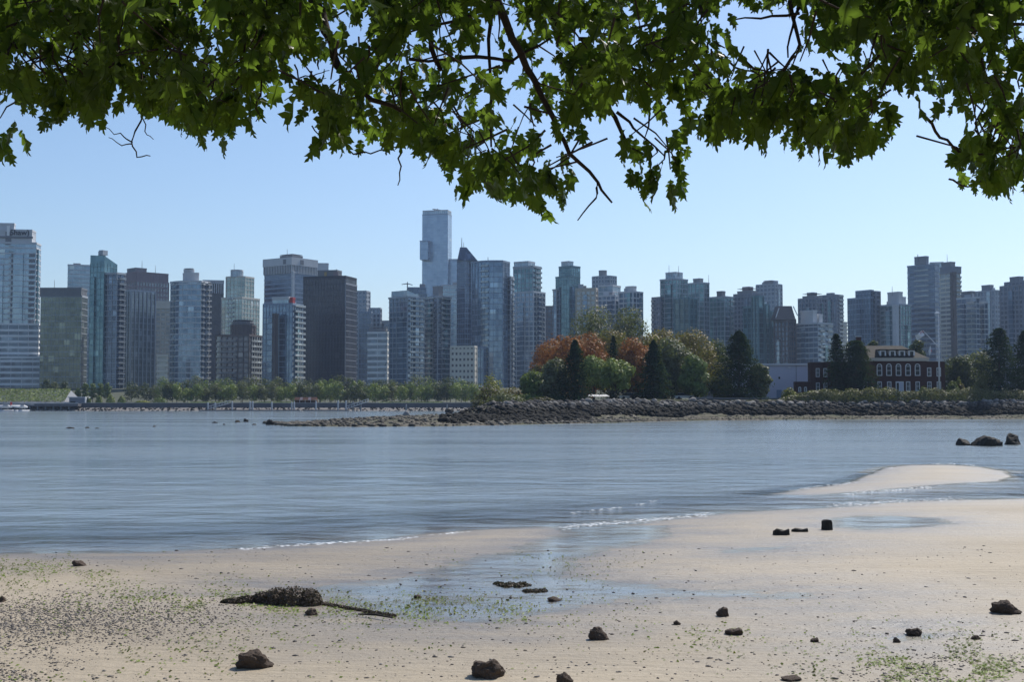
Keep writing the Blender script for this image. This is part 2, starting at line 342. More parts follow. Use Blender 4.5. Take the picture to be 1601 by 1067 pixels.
# ---------------------------------------------------------------- wooded island on the right with its rocky spit
front = [(413, 663), (450, 667), (560, 668), (700, 667), (850, 664), (1000, 660.5), (1100, 658), (1300, 656.5), (1450, 656), (1601, 655.5), (2000, 655), (2600, 655)]
FP = [gp(*p).to_2d() for p in front]
ISL = FP + [Vector((700, 560)), Vector((120, 520)), Vector((10, 470)), Vector((-14, 400)), gp(640, 650, .5).to_2d(), gp(540, 654.5, .4).to_2d(), gp(470, 659, .3).to_2d()]
def off_front(px, d):
    for (x0, y0), (x1, y1) in zip(front, front[1:]):
        if x0 <= px <= x1: p = gp(px, y0 + (y1 - y0) * (px - x0) / (x1 - x0)); return Vector((p.x + d * p.x / p.y, p.y + d))
PLAT = [off_front(x, 21 if x > 1000 else (30 if x > 880 else 34)) for x in (775, 830, 900, 1000, 1100, 1300, 1500, 1700, 2400)] + [Vector((680, 545)), Vector((125, 505)), Vector((25, 440)), Vector((2, 330))]
PLZ = 4.2
def island_h(X, Y):
    s = sdist(X, Y, ISL); p = sdist(X, Y, PLAT); n = fbm(X * .12, Y * .12, 21, 4) - .5; n2 = fbm(X * .7, Y * .5, 31, 3) - .5
    reef = np.where(s > 0, .12 + 1.0 * (1 - np.exp(-s * .07)), s * .12) + (n * .8 + n2 * .5) * sstep(s, 0, 8)
    return reef * (1 - sstep(p, -7, 0)) + sstep(p, -8.5, 0) * PLZ * np.interp(X, [-8, 30], [.74, 1.0]) + sstep(p, 0, 3) * n * .2
xs = np.concatenate([np.arange(-75, 150, .8), np.linspace(150, 720, 90)]); ys = np.concatenate([np.arange(178, 345, .8), np.linspace(345, 580, 60)])
X, Y, Fq = grid(xs, ys); H = island_h(X, Y); H = np.where(H < -1.2, -1.2, H)
me = np_mesh('island_ground', np.stack([X, Y, H], -1).reshape(-1, 3), Fq, True)
m, nd, lk, bs = newmat('shore_ground')
geo = nd.new('ShaderNodeNewGeometry'); sep = nd.new('ShaderNodeSeparateXYZ'); lk.new(geo.outputs['Position'], sep.inputs[0])
n1 = noise(nd, lk, .12, 5, coords(nd, lk)); n2 = noise(nd, lk, .9, 6, coords(nd, lk), .7)
shore = mixcol(nd, lk, ramp(nd, lk, n2, [(.35, 0.0), (.6, 1.0)]), (.045, .04, .032), (.165, .15, .12))
shore = mixcol(nd, lk, ramp(nd, lk, n1, [(.45, 0.0), (.6, .5)]), shore, (.07, .08, .035))
hi = nd.new('ShaderNodeMapRange'); lk.new(sep.outputs[2], hi.inputs[0]); hi.inputs[1].default_value = 2.3; hi.inputs[2].default_value = 3.0
lk.new(mixcol(nd, lk, hi.outputs[0], shore, (.035, .04, .02)), bs.inputs['Base Color']); bs.inputs['Roughness'].default_value = .9; bs.inputs['Specular IOR Level'].default_value = .1
bump(nd, lk, n2, .8, .4, bs)
island = tag(link('island_ground', me, None, m), 'low wooded island with a rocky bank and spit', kind='structure')

# stones: a few shared rock meshes
def rock_mesh(name, seed, sub=2, rough=.35, m=None, flat=False):
    r = random.Random(seed); bm_v = []
    import bmesh
    bm = bmesh.new(); bmesh.ops.create_icosphere(bm, subdivisions=sub, radius=1)
    pl = [(Vector((r.gauss(0, 1), r.gauss(0, 1), r.gauss(0, 1))).normalized(), r.uniform(.55, .9)) for _ in range(9)]
    o = [r.uniform(0, 9) for _ in range(3)]
    for v in bm.verts:
        p = v.co.copy()
        for n, d in pl:
            k = p.dot(n)
            if k > d: p -= n * (k - d) * .85
        from mathutils import noise as mn
        p *= 1 + rough * .5 * mn.noise(p * 2.2 + Vector(o)) + rough * .25 * mn.noise(p * 5.5 + Vector(o))
        v.co = p
    me = bpy.data.meshes.new(name); bm.to_mesh(me); bm.free()
    if not flat:
        for p in me.polygons: p.use_smooth = True
    if m: me.materials.append(m)
    return me
def rock_np(me):
    v = np.zeros(len(me.vertices) * 3, np.float32); me.vertices.foreach_get('co', v); v = v.reshape(-1, 3)
    f = np.zeros(len(me.polygons) * 3, np.int32); me.polygons.foreach_get('vertices', f); return v, f.reshape(-1, 3)
SMALL = [rock_np(rock_mesh('pebble_shape', 50 + i, 1, .5, None, True)) for i in range(6)]
def rocks_joined(name, pts, m, parent=None, label=None, cat=None):
    """pts: (x, y, z, sx, sy, sz)"""
    vs_, fs_, n = [], [], 0
    for p in pts:
        v, f = SMALL[random.randrange(6)]; a = random.uniform(0, 6.28); c, s = math.cos(a), math.sin(a)
        q = v * np.array(p[3:6]); q = np.stack([q[:, 0] * c - q[:, 1] * s, q[:, 0] * s + q[:, 1] * c, q[:, 2]], -1) + np.array(p[:3])
        vs_.append(q); fs_.append(f + n); n += len(v)
    o = link(name, np_mesh(name, np.concatenate(vs_), np.concatenate(fs_)), parent, m); o['kind'] = 'stuff'
    if label: o['label'] = label
    if cat: o['category'] = cat
    return o
m, nd, lk, bs = newmat('riprap')
g = nd.new('ShaderNodeNewGeometry'); rc = ramp(nd, lk, g.outputs['Random Per Island'], [(0, (.035, .034, .034)), (.7, (.07, .067, .066)), (1, (.25, .235, .22))]); sp_ = nd.new('ShaderNodeSeparateXYZ'); lk.new(g.outputs['Position'], sp_.inputs[0]); tide = nd.new('ShaderNodeMapRange'); lk.new(sp_.outputs[2], tide.inputs[0]); tide.inputs[1].default_value = 2.3; tide.inputs[2].default_value = 3.7; lk.new(mixcol(nd, lk, tide.outputs[0], (.017, .016, .014), rc), bs.inputs['Base Color']); bs.inputs['Roughness'].default_value = .9; bs.inputs['Specular IOR Level'].default_value = .12
m, nd, lk, bs = newmat('reef_rock')
g = nd.new('ShaderNodeNewGeometry'); lk.new(ramp(nd, lk, g.outputs['Random Per Island'], [(0, (.018, .016, .013)), (.6, (.05, .044, .034)), (1, (.15, .13, .10))]), bs.inputs['Base Color']); bs.inputs['Roughness'].default_value = .85
STONE = [rock_mesh('stone', 10 + i, 2, .35, M['riprap'], True) for i in range(5)]
pts, big = [], []
tries = rng.uniform(0, 1, (13000, 4))
px_ = 725 + 1100 * tries[:, 0]
for k in range(13000):
    px = px_[k]; d = np.interp(px, [1000, 1100], [19, 12.5]) + np.interp(px, [1000, 1100], [8.5, 5.6]) * tries[k, 1]
    if px < 880: d = 20 + 11 * tries[k, 1]
    q = off_front(px, d); pts.append((q.x, q.y, tries[k, 2]))
for k in range(2600):
    px = 690 + 230 * rng.uniform(); q = off_front(px, 6 + (np.interp(px, [690, 790, 920], [44, 34, 22])) * rng.uniform()); pts.append((q.x, q.y, rng.uniform() ** 1.6))
A = np.array(pts); hz = island_h(A[:, 0], A[:, 1])
joined = []
for (x, y, r), h in zip(pts, hz):
    s = (.17 + .72 * r ** 3) * (.75 + .5 * random.random())
    if s > .55 and len(big) < 230: big.append((x, y, h, s))
    else: joined.append((x, y, h + .1 * s, s * 1.1, s * .9, s * .75))
for (x, y, h, s) in big:
    o = link('boulder', STONE[random.randrange(5)], island); o.location = (x, y, h + .15); o.scale = (s * 1.15, s, s * .8); o.rotation_euler = (random.uniform(-.4, .4), random.uniform(-.4, .4), random.uniform(0, 6.3))
rocks_joined('riprap_stones', joined, M['riprap'], island, 'grey riprap stones of the island bank')
# spit and foreshore rocks
pts = []
for k in range(5200):
    t = rng.uniform(); px = 415 + 1200 * t ** 1.9
    d = rng.exponential(7) if px > 760 else rng.uniform(0, 1) ** 1.3 * min(95, 3 + (px - 415) * .32)
    q = off_front(px, min(d, 95) + .2); pts.append((q.x, q.y, px))
A = np.array(pts); hz = island_h(A[:, 0], A[:, 1])
rocks_joined('reef_stones', [(x, y, max(h, -.1) + .02, s, s * .9, s * .6) for (x, y, px), h, s in zip(pts, hz, .12 + .55 * rng.uniform(0, 1, len(pts)) ** 3) if not (px > 1000 and s > .35)], M['reef_rock'], island, 'weedy brown rocks of the spit and foreshore')
WET = [rock_mesh('weedy_rock', 30 + i, 3, .5, M['wetstone'], True) for i in range(3)]; GREY = [rock_mesh('grey_rock', 40 + i, 3, .25, M['stone']) for i in range(3)]
def water_rock(name, px, py, wpx, hpx, label, group, meshes=WET, z=0.0, grp=True):
    p = gp(px, py, z); s = p.y / F_PX; o = link(name, meshes[random.randrange(3)])
    o.location = (p.x, p.y + wpx * s * .3, z - .05); o.scale = (wpx * s * .54, wpx * s * .45, hpx * s * 1.35); o.rotation_euler.z = random.uniform(-.5, .5)
    return tag(o, label, 'rock', group)
G1 = 'boulders standing in the shallows'
water_rock('sea_boulder', 1509, 697, 30, 9, 'low flat dark boulder in the shallows, leftmost of the three right of the bay', G1)
water_rock('sea_boulder', 1547, 698, 45, 17, 'largest humped dark boulder in the shallows, middle of three', G1)
water_rock('sea_boulder', 1587, 696, 30, 14, 'brown-topped boulder in the shallows at the right edge of the photo', G1)
G2 = 'rocks awash off the spit'
for px, py, w, h, t in [(108, 670.5, 14, 3, 'brown rock awash, farthest left in the bay'), (136, 670, 9, 2, 'small rock awash just right of the farthest-left one'), (151, 670.5, 8, 2, 'flat pebble-like rock awash beside the far left rocks'),
                        (241, 668, 8, 2, 'lone tiny rock awash below the round white condo tower'), (335, 662, 9, 3, 'dark rock awash left of the spit'), (350, 665, 5, 2, 'very small rock awash near the spit'),
                        (371, 661, 11, 3, 'flat rock awash close to the spit tip'), (384, 660, 8, 5, 'upright small rock awash close to the spit tip'), (397, 665, 9, 2, 'low rock awash touching the spit tip'), (423, 665, 17, 8, 'dark round boulder at the very tip of the spit')]:
    water_rock('rock', px, py, w, h, t, G2)
G3 = 'boulders lying on the island shore'
for px, py, w, h, z, t, mm in [(634, 651, 14, 7, .8, 'light round boulder standing up on the middle of the spit', GREY), (562, 656, 7, 4, .4, 'small reddish rock on the crest of the spit', WET), (702, 643.5, 14, 4, .9, 'dark flat boulder on the far side of the spit', WET),
                               (887, 640, 20, 9, 1.6, 'dark big boulder at the foot of the island bank', WET), (904, 637, 20, 10, 1.8, 'pale big boulder on the bank below the tall left conifer', GREY), (921, 640, 14, 9, 1.5, 'rounded grey boulder right of the pale one on the bank', GREY),
                               (800, 641, 12, 6, 1.4, 'grey boulder on the bank left of the island trees', GREY), (783, 644, 22, 8, 1.2, 'large sloping grey boulder on the spit end of the bank', GREY), (1140, 650, 8, 4, .6, 'small boulder on the narrow island beach below the widest conifer', GREY)]:
    water_rock('shore_boulder', px, py, w, h, t, G3, mm, z)

# ---------------------------------------------------------------- city shore
SHY = 541.0
def city_h(X, Y):
    y = Y - SHY
    return -.8 + 2.3 * sstep(y, -3.5, 6) + 1.5 * sstep(y, 6, 8) + .6 * sstep(y, 12, 30) + 8.5 * sstep(y, 60, 210) + 14 * sstep(y, 240, 900)
def cg(Y): return float(city_h(np.array([0.]), np.array([float(Y)]))[0])
xs = np.concatenate([np.linspace(-2600, -320, 20), np.arange(-300, 301, 12), np.linspace(320, 2600, 20)]); ys = np.concatenate([np.arange(SHY - 4, SHY + 40, 1.0), np.linspace(SHY + 42, 1600, 80), [2200, 3500]])
X, Y, Fq = grid(xs, ys)
me = np_mesh('city_ground', np.stack([X, Y, city_h(X, Y)], -1).reshape(-1, 3), Fq, True)
m, nd, lk, bs = newmat('city_soil')
n2 = noise(nd, lk, .25, 6, coords(nd, lk), .7); geo = nd.new('ShaderNodeNewGeometry'); sep = nd.new('ShaderNodeSeparateXYZ'); lk.new(geo.outputs['Position'], sep.inputs[0])
hi = nd.new('ShaderNodeMapRange'); lk.new(sep.outputs[2], hi.inputs[0]); hi.inputs[1].default_value = 2.4; hi.inputs[2].default_value = 2.9
lk.new(mixcol(nd, lk, hi.outputs[0], mixcol(nd, lk, n2, (.12, .11, .10), (.26, .235, .215)), mixcol(nd, lk, n2, (.035, .042, .022), (.06, .068, .035))), bs.inputs['Base Color']); bs.inputs['Roughness'].default_value = .9
tag(link('city_ground', me, None, m), 'city land rising gently from the far shore', kind='structure')
rocks_joined('far_riprap', [(x, SHY + d, cg(SHY + d), s, s, s * .7) for x, d, s in zip(rng.uniform(-230, 40, 900), rng.uniform(-.5, 5, 900), rng.uniform(.25, .7, 900))], M['riprap'], None, 'grey stone embankment at the foot of the far seawall', 'embankment')
# ---------------------------------------------------------------- towers
# style: glass, frame, floor height, band height, band projection, bay, pier width, pier projection
ST = dict(
    pale=('g_pale', 'conc_light', 3.3, .75, .18, 3.0, .12, .10), whiteband=('g_navy', 'white', 3.4, 1.35, .25, 6, .2, .1), blueband=('g_blue', 'conc_light', 3.2, .7, .25, 3.2, .15, .12),
    teal=('g_teal', 'tealmetal', 3.2, .4, .12, 2.6, .14, .14), tealwhite=('g_teal', 'conc_mid', 3.1, .45, .3, 3, .3, .25), olive=('g_olive', 'conc_mid', 3.6, .35, .12, 2.2, .14, .12),
    fins=('g_grey', 'conc_mid', 3.6, .3, .08, 2.9, .55, .6), pink=('g_grey', 'pink', 3.6, 1.5, .2, 2.6, .9, .25), dark=('g_dark', 'darkmetal', 3.6, .5, .08, 2.0, .16, .14),
    darkgrid_sunlit=('g_dark', 'mauve', 3.6, .45, .2, 1.9, .22, .3), navy=('g_navy', 'bluemetal', 3.6, .5, .1, 2.4, .2, .15), navyband=('g_navy', 'bluemetal', 3.6, 1.3, .2, 8, .2, .1),
    green=('g_green', 'cream', 3.1, .4, .2, 3.0, .28, .22), hotel=('g_grey', 'brown', 3.2, .55, .45, 3.4, .4, .45), beige=('g_grey', 'beige', 3.1, 1.1, .25, 3.2, .9, .28), beigelight=('g_blue', 'conc_light', 3.1, .85, .25, 3.4, .6, .28),
    cream=('g_dark', 'cream', 3.3, 1.9, .25, 2.3, 1.1, .28), stone=('g_navy', 'conc_mid', 3.2, 1.2, .2, 3.0, 1.0, .22), condo=('g_blue', 'conc_mid', 3.0, .4, .5, 3.3, .3, .3), condodark=('g_navy', 'conc_mid', 3.0, .38, .5, 3.4, .3, .3),
    bluefin=('g_blue', 'bluemetal', 3.2, .4, .1, 2.2, .18, .3), tealfin=('g_teal', 'tealmetal', 3.2, .35, .1, 3.4, .45, .55), shang=('g_sky', 'bluemetal', 3.4, .3, .08, 6, .1, .06), brownstone=('g_navy', 'brown', 3.0, 1.0, .2, 2.8, 1.0, .25),
    mauvestone=('g_navy', 'mauve', 3.0, 1.0, .25, 3.0, .9, .3), creamband=('g_grey', 'cream', 3.0, 1.25, .5, 6, .3, .2), plainwhite=('conc_light', 'conc_light', 3.2, .2, .1, 3, .2, .08), plaingrey=('roofgrey', 'roofgrey', 3.2, .2, .1, 3, .2, .08),
    plaindark=('conc_dark', 'conc_dark', 3.5, .2, .1, 2.5, .25, .12), plainpink=('pink', 'pink', 3.5, .2, .1, 2.5, .3, .15), rail=('g_pale', 'conc_light', 1.6, .15, .1, 2.4, .25, .15), plainbrown=('brown', 'brown', 3, .3, .2, 3, .4, .2), crown=('darkglass', 'conc_light', 9.5, 1.6, .6, 1.75, .7, .6),
    plainmauve=('mauve', 'mauve', 3, .2, .1, 3, .3, .1), plaincream=('cream', 'cream', 3, .2, .1, 3, .3, .1), plainred=('red', 'red', 3, .2, .05, 3, .2, .05))
def offset_poly(pl, e):
    n = len(pl); out = []
    for i in range(n):
        p0, p1, p2 = Vector(pl[i - 1]), Vector(pl[i]), Vector(pl[(i + 1) % n])
        a = (p1 - p0).normalized(); b = (p2 - p1).normalized(); na = Vector((a.y, -a.x)); nb = Vector((b.y, -b.x))
        m = (na + nb); m = m / max(.35, m.length_squared) * 2 if m.length > 1e-6 else na
        out.append(p1 + m * e)
    return out
def s(x0, xc, x1, yt, yb=None, st='blueband', dY=0, shape=None, bal=(), nm='shaft', tops=None, depth=None):
    return dict(x0=x0, xc=xc, x1=x1, yt=yt, yb=yb, st=st, dY=dY, shape=shape, bal=bal, nm=nm, tops=tops, depth=depth)
def tower(name, label, Yd, secs, rel=20, cat='tower', antenna=()):
    f0 = secs[0]; th = math.atan(kx(f0['xc'])) + R(rel if f0['x1'] > f0['xc'] else 0)
    C0 = Vector((kx(f0['xc']) * Yd, Yd)); g = cg(Yd) - .5
    root = empty(name, (C0.x, C0.y, g), -th); tag(root, label, cat, 'towers of the skyline' if cat == 'tower' else None)
    c, sn = math.cos(th), math.sin(th)
    for q in secs:
        Yq = Yd + q['dY']; ym = q['yt'] * .6 + .4 * (q['yb'] or 600)
        k0, kc, k1 = kx(q['x0'], ym), kx(q['xc'], ym), kx(q['x1'], ym)
        C = Vector((kc * Yq, Yq)); w = (C.x - k0 * Yq) / (c + k0 * sn); den = sn - k1 * c
        d = (k1 * Yq - C.x) / den if q['x1'] > q['xc'] and den > .05 else max(8, min(30, .8 * w))
        if q['xc'] <= q['x0']: w = max(8, .8 * d)
        d = min(max(d, 3), 60)
        if q['depth']: d = q['depth']
        rel_ = C - C0; ox = rel_.x * c - rel_.y * sn; oy = rel_.x * sn + rel_.y * c
        if q['shape'] == 'bow':
            pl = [(-w + w * i / 8, -.16 * w * math.sin(math.pi * i / 8)) for i in range(9)] + [(0, d), (-w, d)]
        elif q['shape'] == 'oct':
            e = .22 * min(w, d); pl = [(-w, e), (-w + e, 0), (-e, 0), (0, e), (0, d - e), (-e, d), (-w + e, d), (-w, d - e)]
        elif q['shape'] == 'round':
            pl = [(-w / 2 + w / 2 * math.cos(a), d / 2 + d / 2 * math.sin(a)) for a in [math.pi + 2 * math.pi * i / 18 for i in range(18)]]
        else: pl = [(-w, 0), (0, 0), (0, d), (-w, d)]
        pl = [Vector((x + ox, y + oy)) for x, y in pl]
        z1 = zt(q['yt'], Yq) - g; z0 = 0 if q['yb'] is None else zt(q['yb'], Yq) - g
        gm, fm, fh, hb, eb, sp, wp, ep = ST[q['st']]
        mb = MB()
        if q['tops']: mb.loft(pl, z0, pl, [zt(y, Yq) - g for y in q['tops']]); z1 = min(zt(y, Yq) - g for y in q['tops'])
        else: mb.prism(pl, z0, z1)
        core = mb.build(q['nm'], M[gm], root)
        wide = q['x1'] - q['x0'] >= 36 and fh * F_PX / Yq >= 6 and q['yb'] is None
        n = max(1, int((z1 - z0 - .2) / fh)); band = MB(); op = offset_poly(pl, eb)
        if wide:
            band.prism(op, 0, hb); bme = band.mesh('floor_band'); bme.materials.append(M[fm])
            for k in range(n): o = link('floor_band', bme, root); o.location.z = z0 + (k + 1) * fh - hb
        else:
            for k in range(n): band.prism(op, z0 + (k + 1) * fh - hb, z0 + (k + 1) * fh)
            band.build('floor_banding', M[fm], root, 'stuff')
        cap = MB(); cap.prism(offset_poly(pl, eb + .12), z1 - .35, z1 + .75) if not q['tops'] else None
        if cap.v: cap.build('parapet', M[fm], root)
        mul = MB()
        for i in range(len(pl)):
            a, b = pl[i], pl[(i + 1) % len(pl)]; L = (b - a).length
            if L < .5: continue
            t = (b - a) / L; nn = Vector((t.y, -t.x)); m_ = max(1, round(L / sp))
            for k in range(m_ + (0 if len(pl) > 4 else 1)):
                p = a + t * (L * k / m_); h = t * wp / 2
                mul.prism([p - h - nn * .1, p - h + nn * ep, p + h + nn * ep, p + h - nn * .1][::-1] if False else [p - h + nn * ep, p + h + nn * ep, p + h - nn * .1, p - h - nn * .1], z0, z1)
        mul.build('mullion_grid', M[fm], root, 'stuff')
        for (e, t0, t1, dep) in q['bal']:
            a, b = pl[e], pl[(e + 1) % len(pl)]; t = (b - a); nn = Vector((t.y, -t.x)).normalized(); bm_ = MB(); rl = MB()
            p0, p1 = a + t * t0, a + t * t1
            for k in range(n):
                z = z0 + (k + 1) * fh - .3
                bm_.prism([p0 + nn * dep, p1 + nn * dep, p1 - nn * .1, p0 - nn * .1], z, z + .28)
                rl.prism([p0 + nn * dep, p1 + nn * dep, p1 + nn * (dep - .12), p0 + nn * (dep - .12)], z + .285, z + 1.2)
            bm_.build('balcony_stack', M['conc_mid' if q['st'] != 'blueband' else 'conc_light'], root, 'stuff'); rl.build('balcony_railing', M['g_grey'], root, 'stuff')
    for (px, y0, y1, r) in antenna:
        mb = MB(); Yq = Yd + 6; p = at(px, y0, Yq) - Vector((C0.x, C0.y, g)); hi = zt(y1, Yq) - g
        x, y = p.x * c - p.y * sn, p.x * sn + p.y * c
        mb.tube([(x, y, p.z - 2), (x, y, hi)], [r, r * .5], 5); mb.build('antenna', M['conc_dark'], root)
    rnd = random.Random(label); q = secs[0]; gm, fm, fh = ST[q['st']][:3]
    if q['st'] in ('blueband', 'teal', 'tealwhite', 'bluefin', 'beigelight', 'condo', 'condodark', 'stone', 'mauvestone', 'green', 'pale', 'navy', 'beige', 'brownstone') and q['shape'] is None and q['x1'] - q['x0'] > 24:
        sh = [o for o in root.children if o.name.startswith('shaft')][0]; vs_ = [v.co for v in sh.data.vertices]; xa, xb = min(v.x for v in vs_), max(v.x for v in vs_); ya, yb = min(v.y for v in vs_), max(v.y for v in vs_); zb = max(v.z for v in vs_); z_a = min(v.z for v in vs_)
        # projecting bays break up the front and the side
        for face in ('front', 'side'):
            span = (xb - xa) if face == 'front' else (yb - ya)
            if span < 9: continue
            for k in range(1 if span < 18 else 2):
                c_ = (.25 + .5 * rnd.random()) if span < 18 else (.2 + .14 * rnd.random() + .42 * k); wd = span * rnd.uniform(.13, .22); dp = rnd.uniform(.7, 1.3); lo, hi = c_ * span - wd / 2, c_ * span + wd / 2; top = zb - fh * rnd.choice([0, 1, 1, 2, 4]) - .4
                pl = [(xa + lo, ya - dp), (xa + hi, ya - dp), (xa + hi, ya + .2), (xa + lo, ya + .2)] if face == 'front' else [(xb - .2, ya + lo), (xb + dp, ya + lo), (xb + dp, ya + hi), (xb - .2, ya + hi)]
                mb = MB(); mb.prism(pl, z_a, top); bay = mb.build('projecting_bay', M[rnd.choice(['g_blue', 'g_navy', 'g_teal', 'g_pale', gm])], root); mb = MB(); op = offset_poly([Vector(p_) for p_ in pl], .13)
                for j in range(1, int((top - z_a) / fh) + 1): mb.prism(op, z_a + j * fh - .45, z_a + j * fh - .02)
                mb.prism(op, top + .003, top + .5); mb.build('bay_banding', M[fm], bay, 'stuff')
        if len(secs) == 1 or rnd.random() < .5:                     # lift housings and plant on the roof
            for k in range(rnd.choice([1, 2, 2])):
                pw_, pd = (xb - xa) * rnd.uniform(.16, .36), (yb - ya) * rnd.uniform(.2, .4); px0 = xa + (xb - xa - pw_) * rnd.random(); py0 = ya + (yb - ya - pd) * rnd.uniform(.2, .8); mb = MB(); mb.box(px0, px0 + pw_, py0, py0 + pd, zb, zb + rnd.uniform(1.6, 3.4)); mb.build('roof_housing', M[rnd.choice(['roofgrey', 'conc_mid', fm])], root)
    return root, g, th, C0
shaw = tower('glass_tower', 'pale stepped glass tower with sign on its crown at the left edge', 760, [
    s(-34, 56, 63, 381, 508, 'pale', bal=[(0, .52, .60, .1)]), s(-30, 50, 56, 361, 381, 'plainwhite', nm='crown'), s(-30, 22, 24, 351, 361, 'plainwhite', nm='crown_step'),
    s(-34, 60, 68, 508, 560, 'whiteband', dY=-3, nm='podium'), s(-34, 68, 77, 560, None, 'whiteband', dY=-6, nm='podium')], 14)
tower('office_block', 'square dark olive glass block with a dark flat roof band', 742, [s(63, 127, 136, 464, None, 'olive'), s(63, 127, 136, 452, 464, 'plaindark', nm='roof_band', dY=-.3)], 18, antenna=[(85, 452, 438, .2)])
tower('office_tower', 'pale blue glass slab peeping out behind the olive block', 1000, [s(105, 141, 141, 416, None, 'pale')])
tower('glass_tower', 'slim teal glass tower with a slanting top', 728, [s(140, 162, 182, 411, None, 'teal', tops=(398, 400, 411, 405)), s(161, 182, 194, 428, None, 'condodark', dY=-2, bal=[(1, .1, .95, 1.6)], nm='balcony_wing')], 42)
tower('office_tower', 'pinkish stone tower with slotted crown behind the grey finned block', 985, [s(192, 213, 263, 440, None, 'pink'), s(192, 213, 263, 426, 440, 'plainpink', nm='crown'), s(199, 212, 229, 420, 426, 'plaindark', dY=8, nm='penthouse')], 62, antenna=[(222, 420, 408, .25), (243, 424, 415, .2)])
tower('office_block', 'grey office block with tall vertical fins', 760, [s(192, 204, 242, 455, None, 'fins')], 60)
tower('office_block', 'narrow beige block squeezed between the finned block and the round condo', 860, [s(243, 266, 266, 483, None, 'beige'), s(241, 268, 268, 473, 483, 'plaincream', nm='roof_band', dY=-1)])
tower('low_building', 'small orange-lit low building at the foot of the narrow beige block', 700, [s(246, 261, 261, 557, None, 'creamband')], cat='building')
tower('condo_tower', 'round-fronted white and blue condo tower with a domed cap', 733, [s(266, 314, 327, 441, None, 'blueband', shape='bow', bal=[(8, .02, .25, 1.2), (8, .5, .98, 1.8), (1, .1, .9, 1.0)]), s(283, 307, 314, 428, 441, 'plainwhite', shape='round', nm='cap', dY=3), s(285, 300, 306, 423, 428, 'plainwhite', shape='round', nm='cap_top', dY=4)], 32)
tower('office_tower', 'dark navy tower with a pale slotted crown behind the round condo', 1050, [s(318, 349, 349, 458, None, 'dark'), s(318, 349, 349, 440, 459, 'crown', nm='crown')])
tower('condo_tower', 'pale green gridded condo tower with a ring crown', 870, [s(348, 378, 402, 433, 466, 'green', shape='oct'), s(346, 378, 405, 466, None, 'green', dY=-1.5, nm='lower_shaft', bal=[(0, .3, .6, .8)]), s(357, 372, 384, 423, 433, 'rail', shape='round', nm='crown')], 38, antenna=[(366, 423, 412, .2)])
tower('hotel', 'brown hotel block with a rounded rooftop restaurant', 765, [s(338, 389, 411, 525, None, 'hotel', bal=[(0, .02, .62, 1.0), (1, .1, .95, .9)]), s(353, 388, 408, 509, 525, 'plainbrown', shape='round', nm='rotunda', dY=1), s(357, 385, 403, 504, 509, 'plaindark', shape='round', nm='rotunda_roof', dY=2)], 26)
tower('condo_tower', 'light blue glass tower with a brown spine and red roof panel', 738, [s(411, 457, 474, 476, None, 'bluefin', bal=[(1, .05, .98, 1.8)]), s(426, 451, 455, 466, 476, 'pale', nm='penthouse', dY=1), s(452, 457.5, 458.5, 467, 477, 'plainred', nm='roof_panel', dY=1.5), s(426, 430.5, 432, 492, None, 'plainbrown', dY=-4, nm='brown_spine', depth=3)], 28)
tower('office_tower', 'broad dark tower with a light grey slotted crown and two emblems', 1000, [s(413, 456, 495, 426, None, 'navyband'), s(413, 456, 495, 404, 427, 'crown', dY=-.6, nm='crown'), s(438, 457, 473, 400, 404, 'plaindark', nm='roof_plant', dY=8), s(455, 457.4, 459, 426, None, 'plainwhite', dY=-1.5, nm='corner_column', depth=2)], 45, antenna=[(449, 400, 390, .25)])
tower('office_tower', 'plain grey rooftop block right behind the broad crowned tower', 1100, [s(492, 513, 513, 413, None, 'plainwhite')])
tower('office_tower', 'massive near-black office tower with gridded right side', 780, [s(474, 540, 557, 433, None, 'dark'), s(540, 540.2, 557.2, 444, None, 'darkgrid_sunlit', dY=-.12, nm='sunlit_side_grid', depth=None), s(497, 527, 534, 424, 433, 'plaindark', nm='roof_plant', dY=4)], 22, antenna=[(526, 424, 421, .3)])  # paler frame colour on the right face paints in its sunlight
tower('office_tower', 'dull grey tower just right of the near-black tower', 950, [s(555, 572, 578, 456, None, 'stone')], 22)
tower('office_tower', 'stepped pale rooftop tower above the white striped block', 905, [s(577, 594, 596, 483, None, 'stone'), s(561, 580, 581, 489, None, 'navy', dY=-12, nm='front_wing'), s(594, 609, 610, 503, None, 'stone', dY=4, nm='right_wing')], 14)
tower('office_block', 'low block with bold white and dark stripes', 755, [s(575, 605, 608, 521, None, 'whiteband'), s(577, 603, 606, 516, 521, 'plaindark', nm='roof_plant', dY=3)], 15)
tower('condo_tower', 'blue glass condo tower with a curved railed roof, left of the tallest tower', 738, [s(609, 637, 663, 465, None, 'condo', bal=[(1, .05, .9, 1.5)]), s(612, 637, 657, 454, 465, 'rail', nm='roof_screen', tops=(454, 454, 463, 458), dY=1)], 48)
tower('condo_tower', 'dark flat-topped tower behind the curved-roof condo, with a crane', 900, [s(637, 666, 666, 451, None, 'navy')], antenna=[(637, 452, 441, .5)])
tower('condo_tower', 'grey balconied condo tower below the tallest tower', 758, [s(664, 684, 704, 465, None, 'condodark', bal=[(0, .1, .8, 1.2), (1, .2, .9, 1.2)]), s(677, 686, 692, 449, 465, 'plaingrey', nm='penthouse', dY=6)], 45)
tower('condo_tower', 'pale slab rising between the grey condo and the pointed tower', 1010, [s(690, 719, 719, 447, None, 'pale')])
tower('skyscraper', 'tallest tower, pale blue glass with a boxed-out side bay', 1450, [s(660, 700, 706, 335, None, 'shang'), s(661, 700, 705.5, 329, 335, 'rail', nm='roof_screen', dY=.5), s(656.5, 669, 672, 377, 406, 'shang', dY=-5, nm='side_bay', depth=10), s(700, 716, 717, 406, None, 'shang', dY=4, nm='low_wing')], 16, antenna=[(684, 330, 326, .7)])
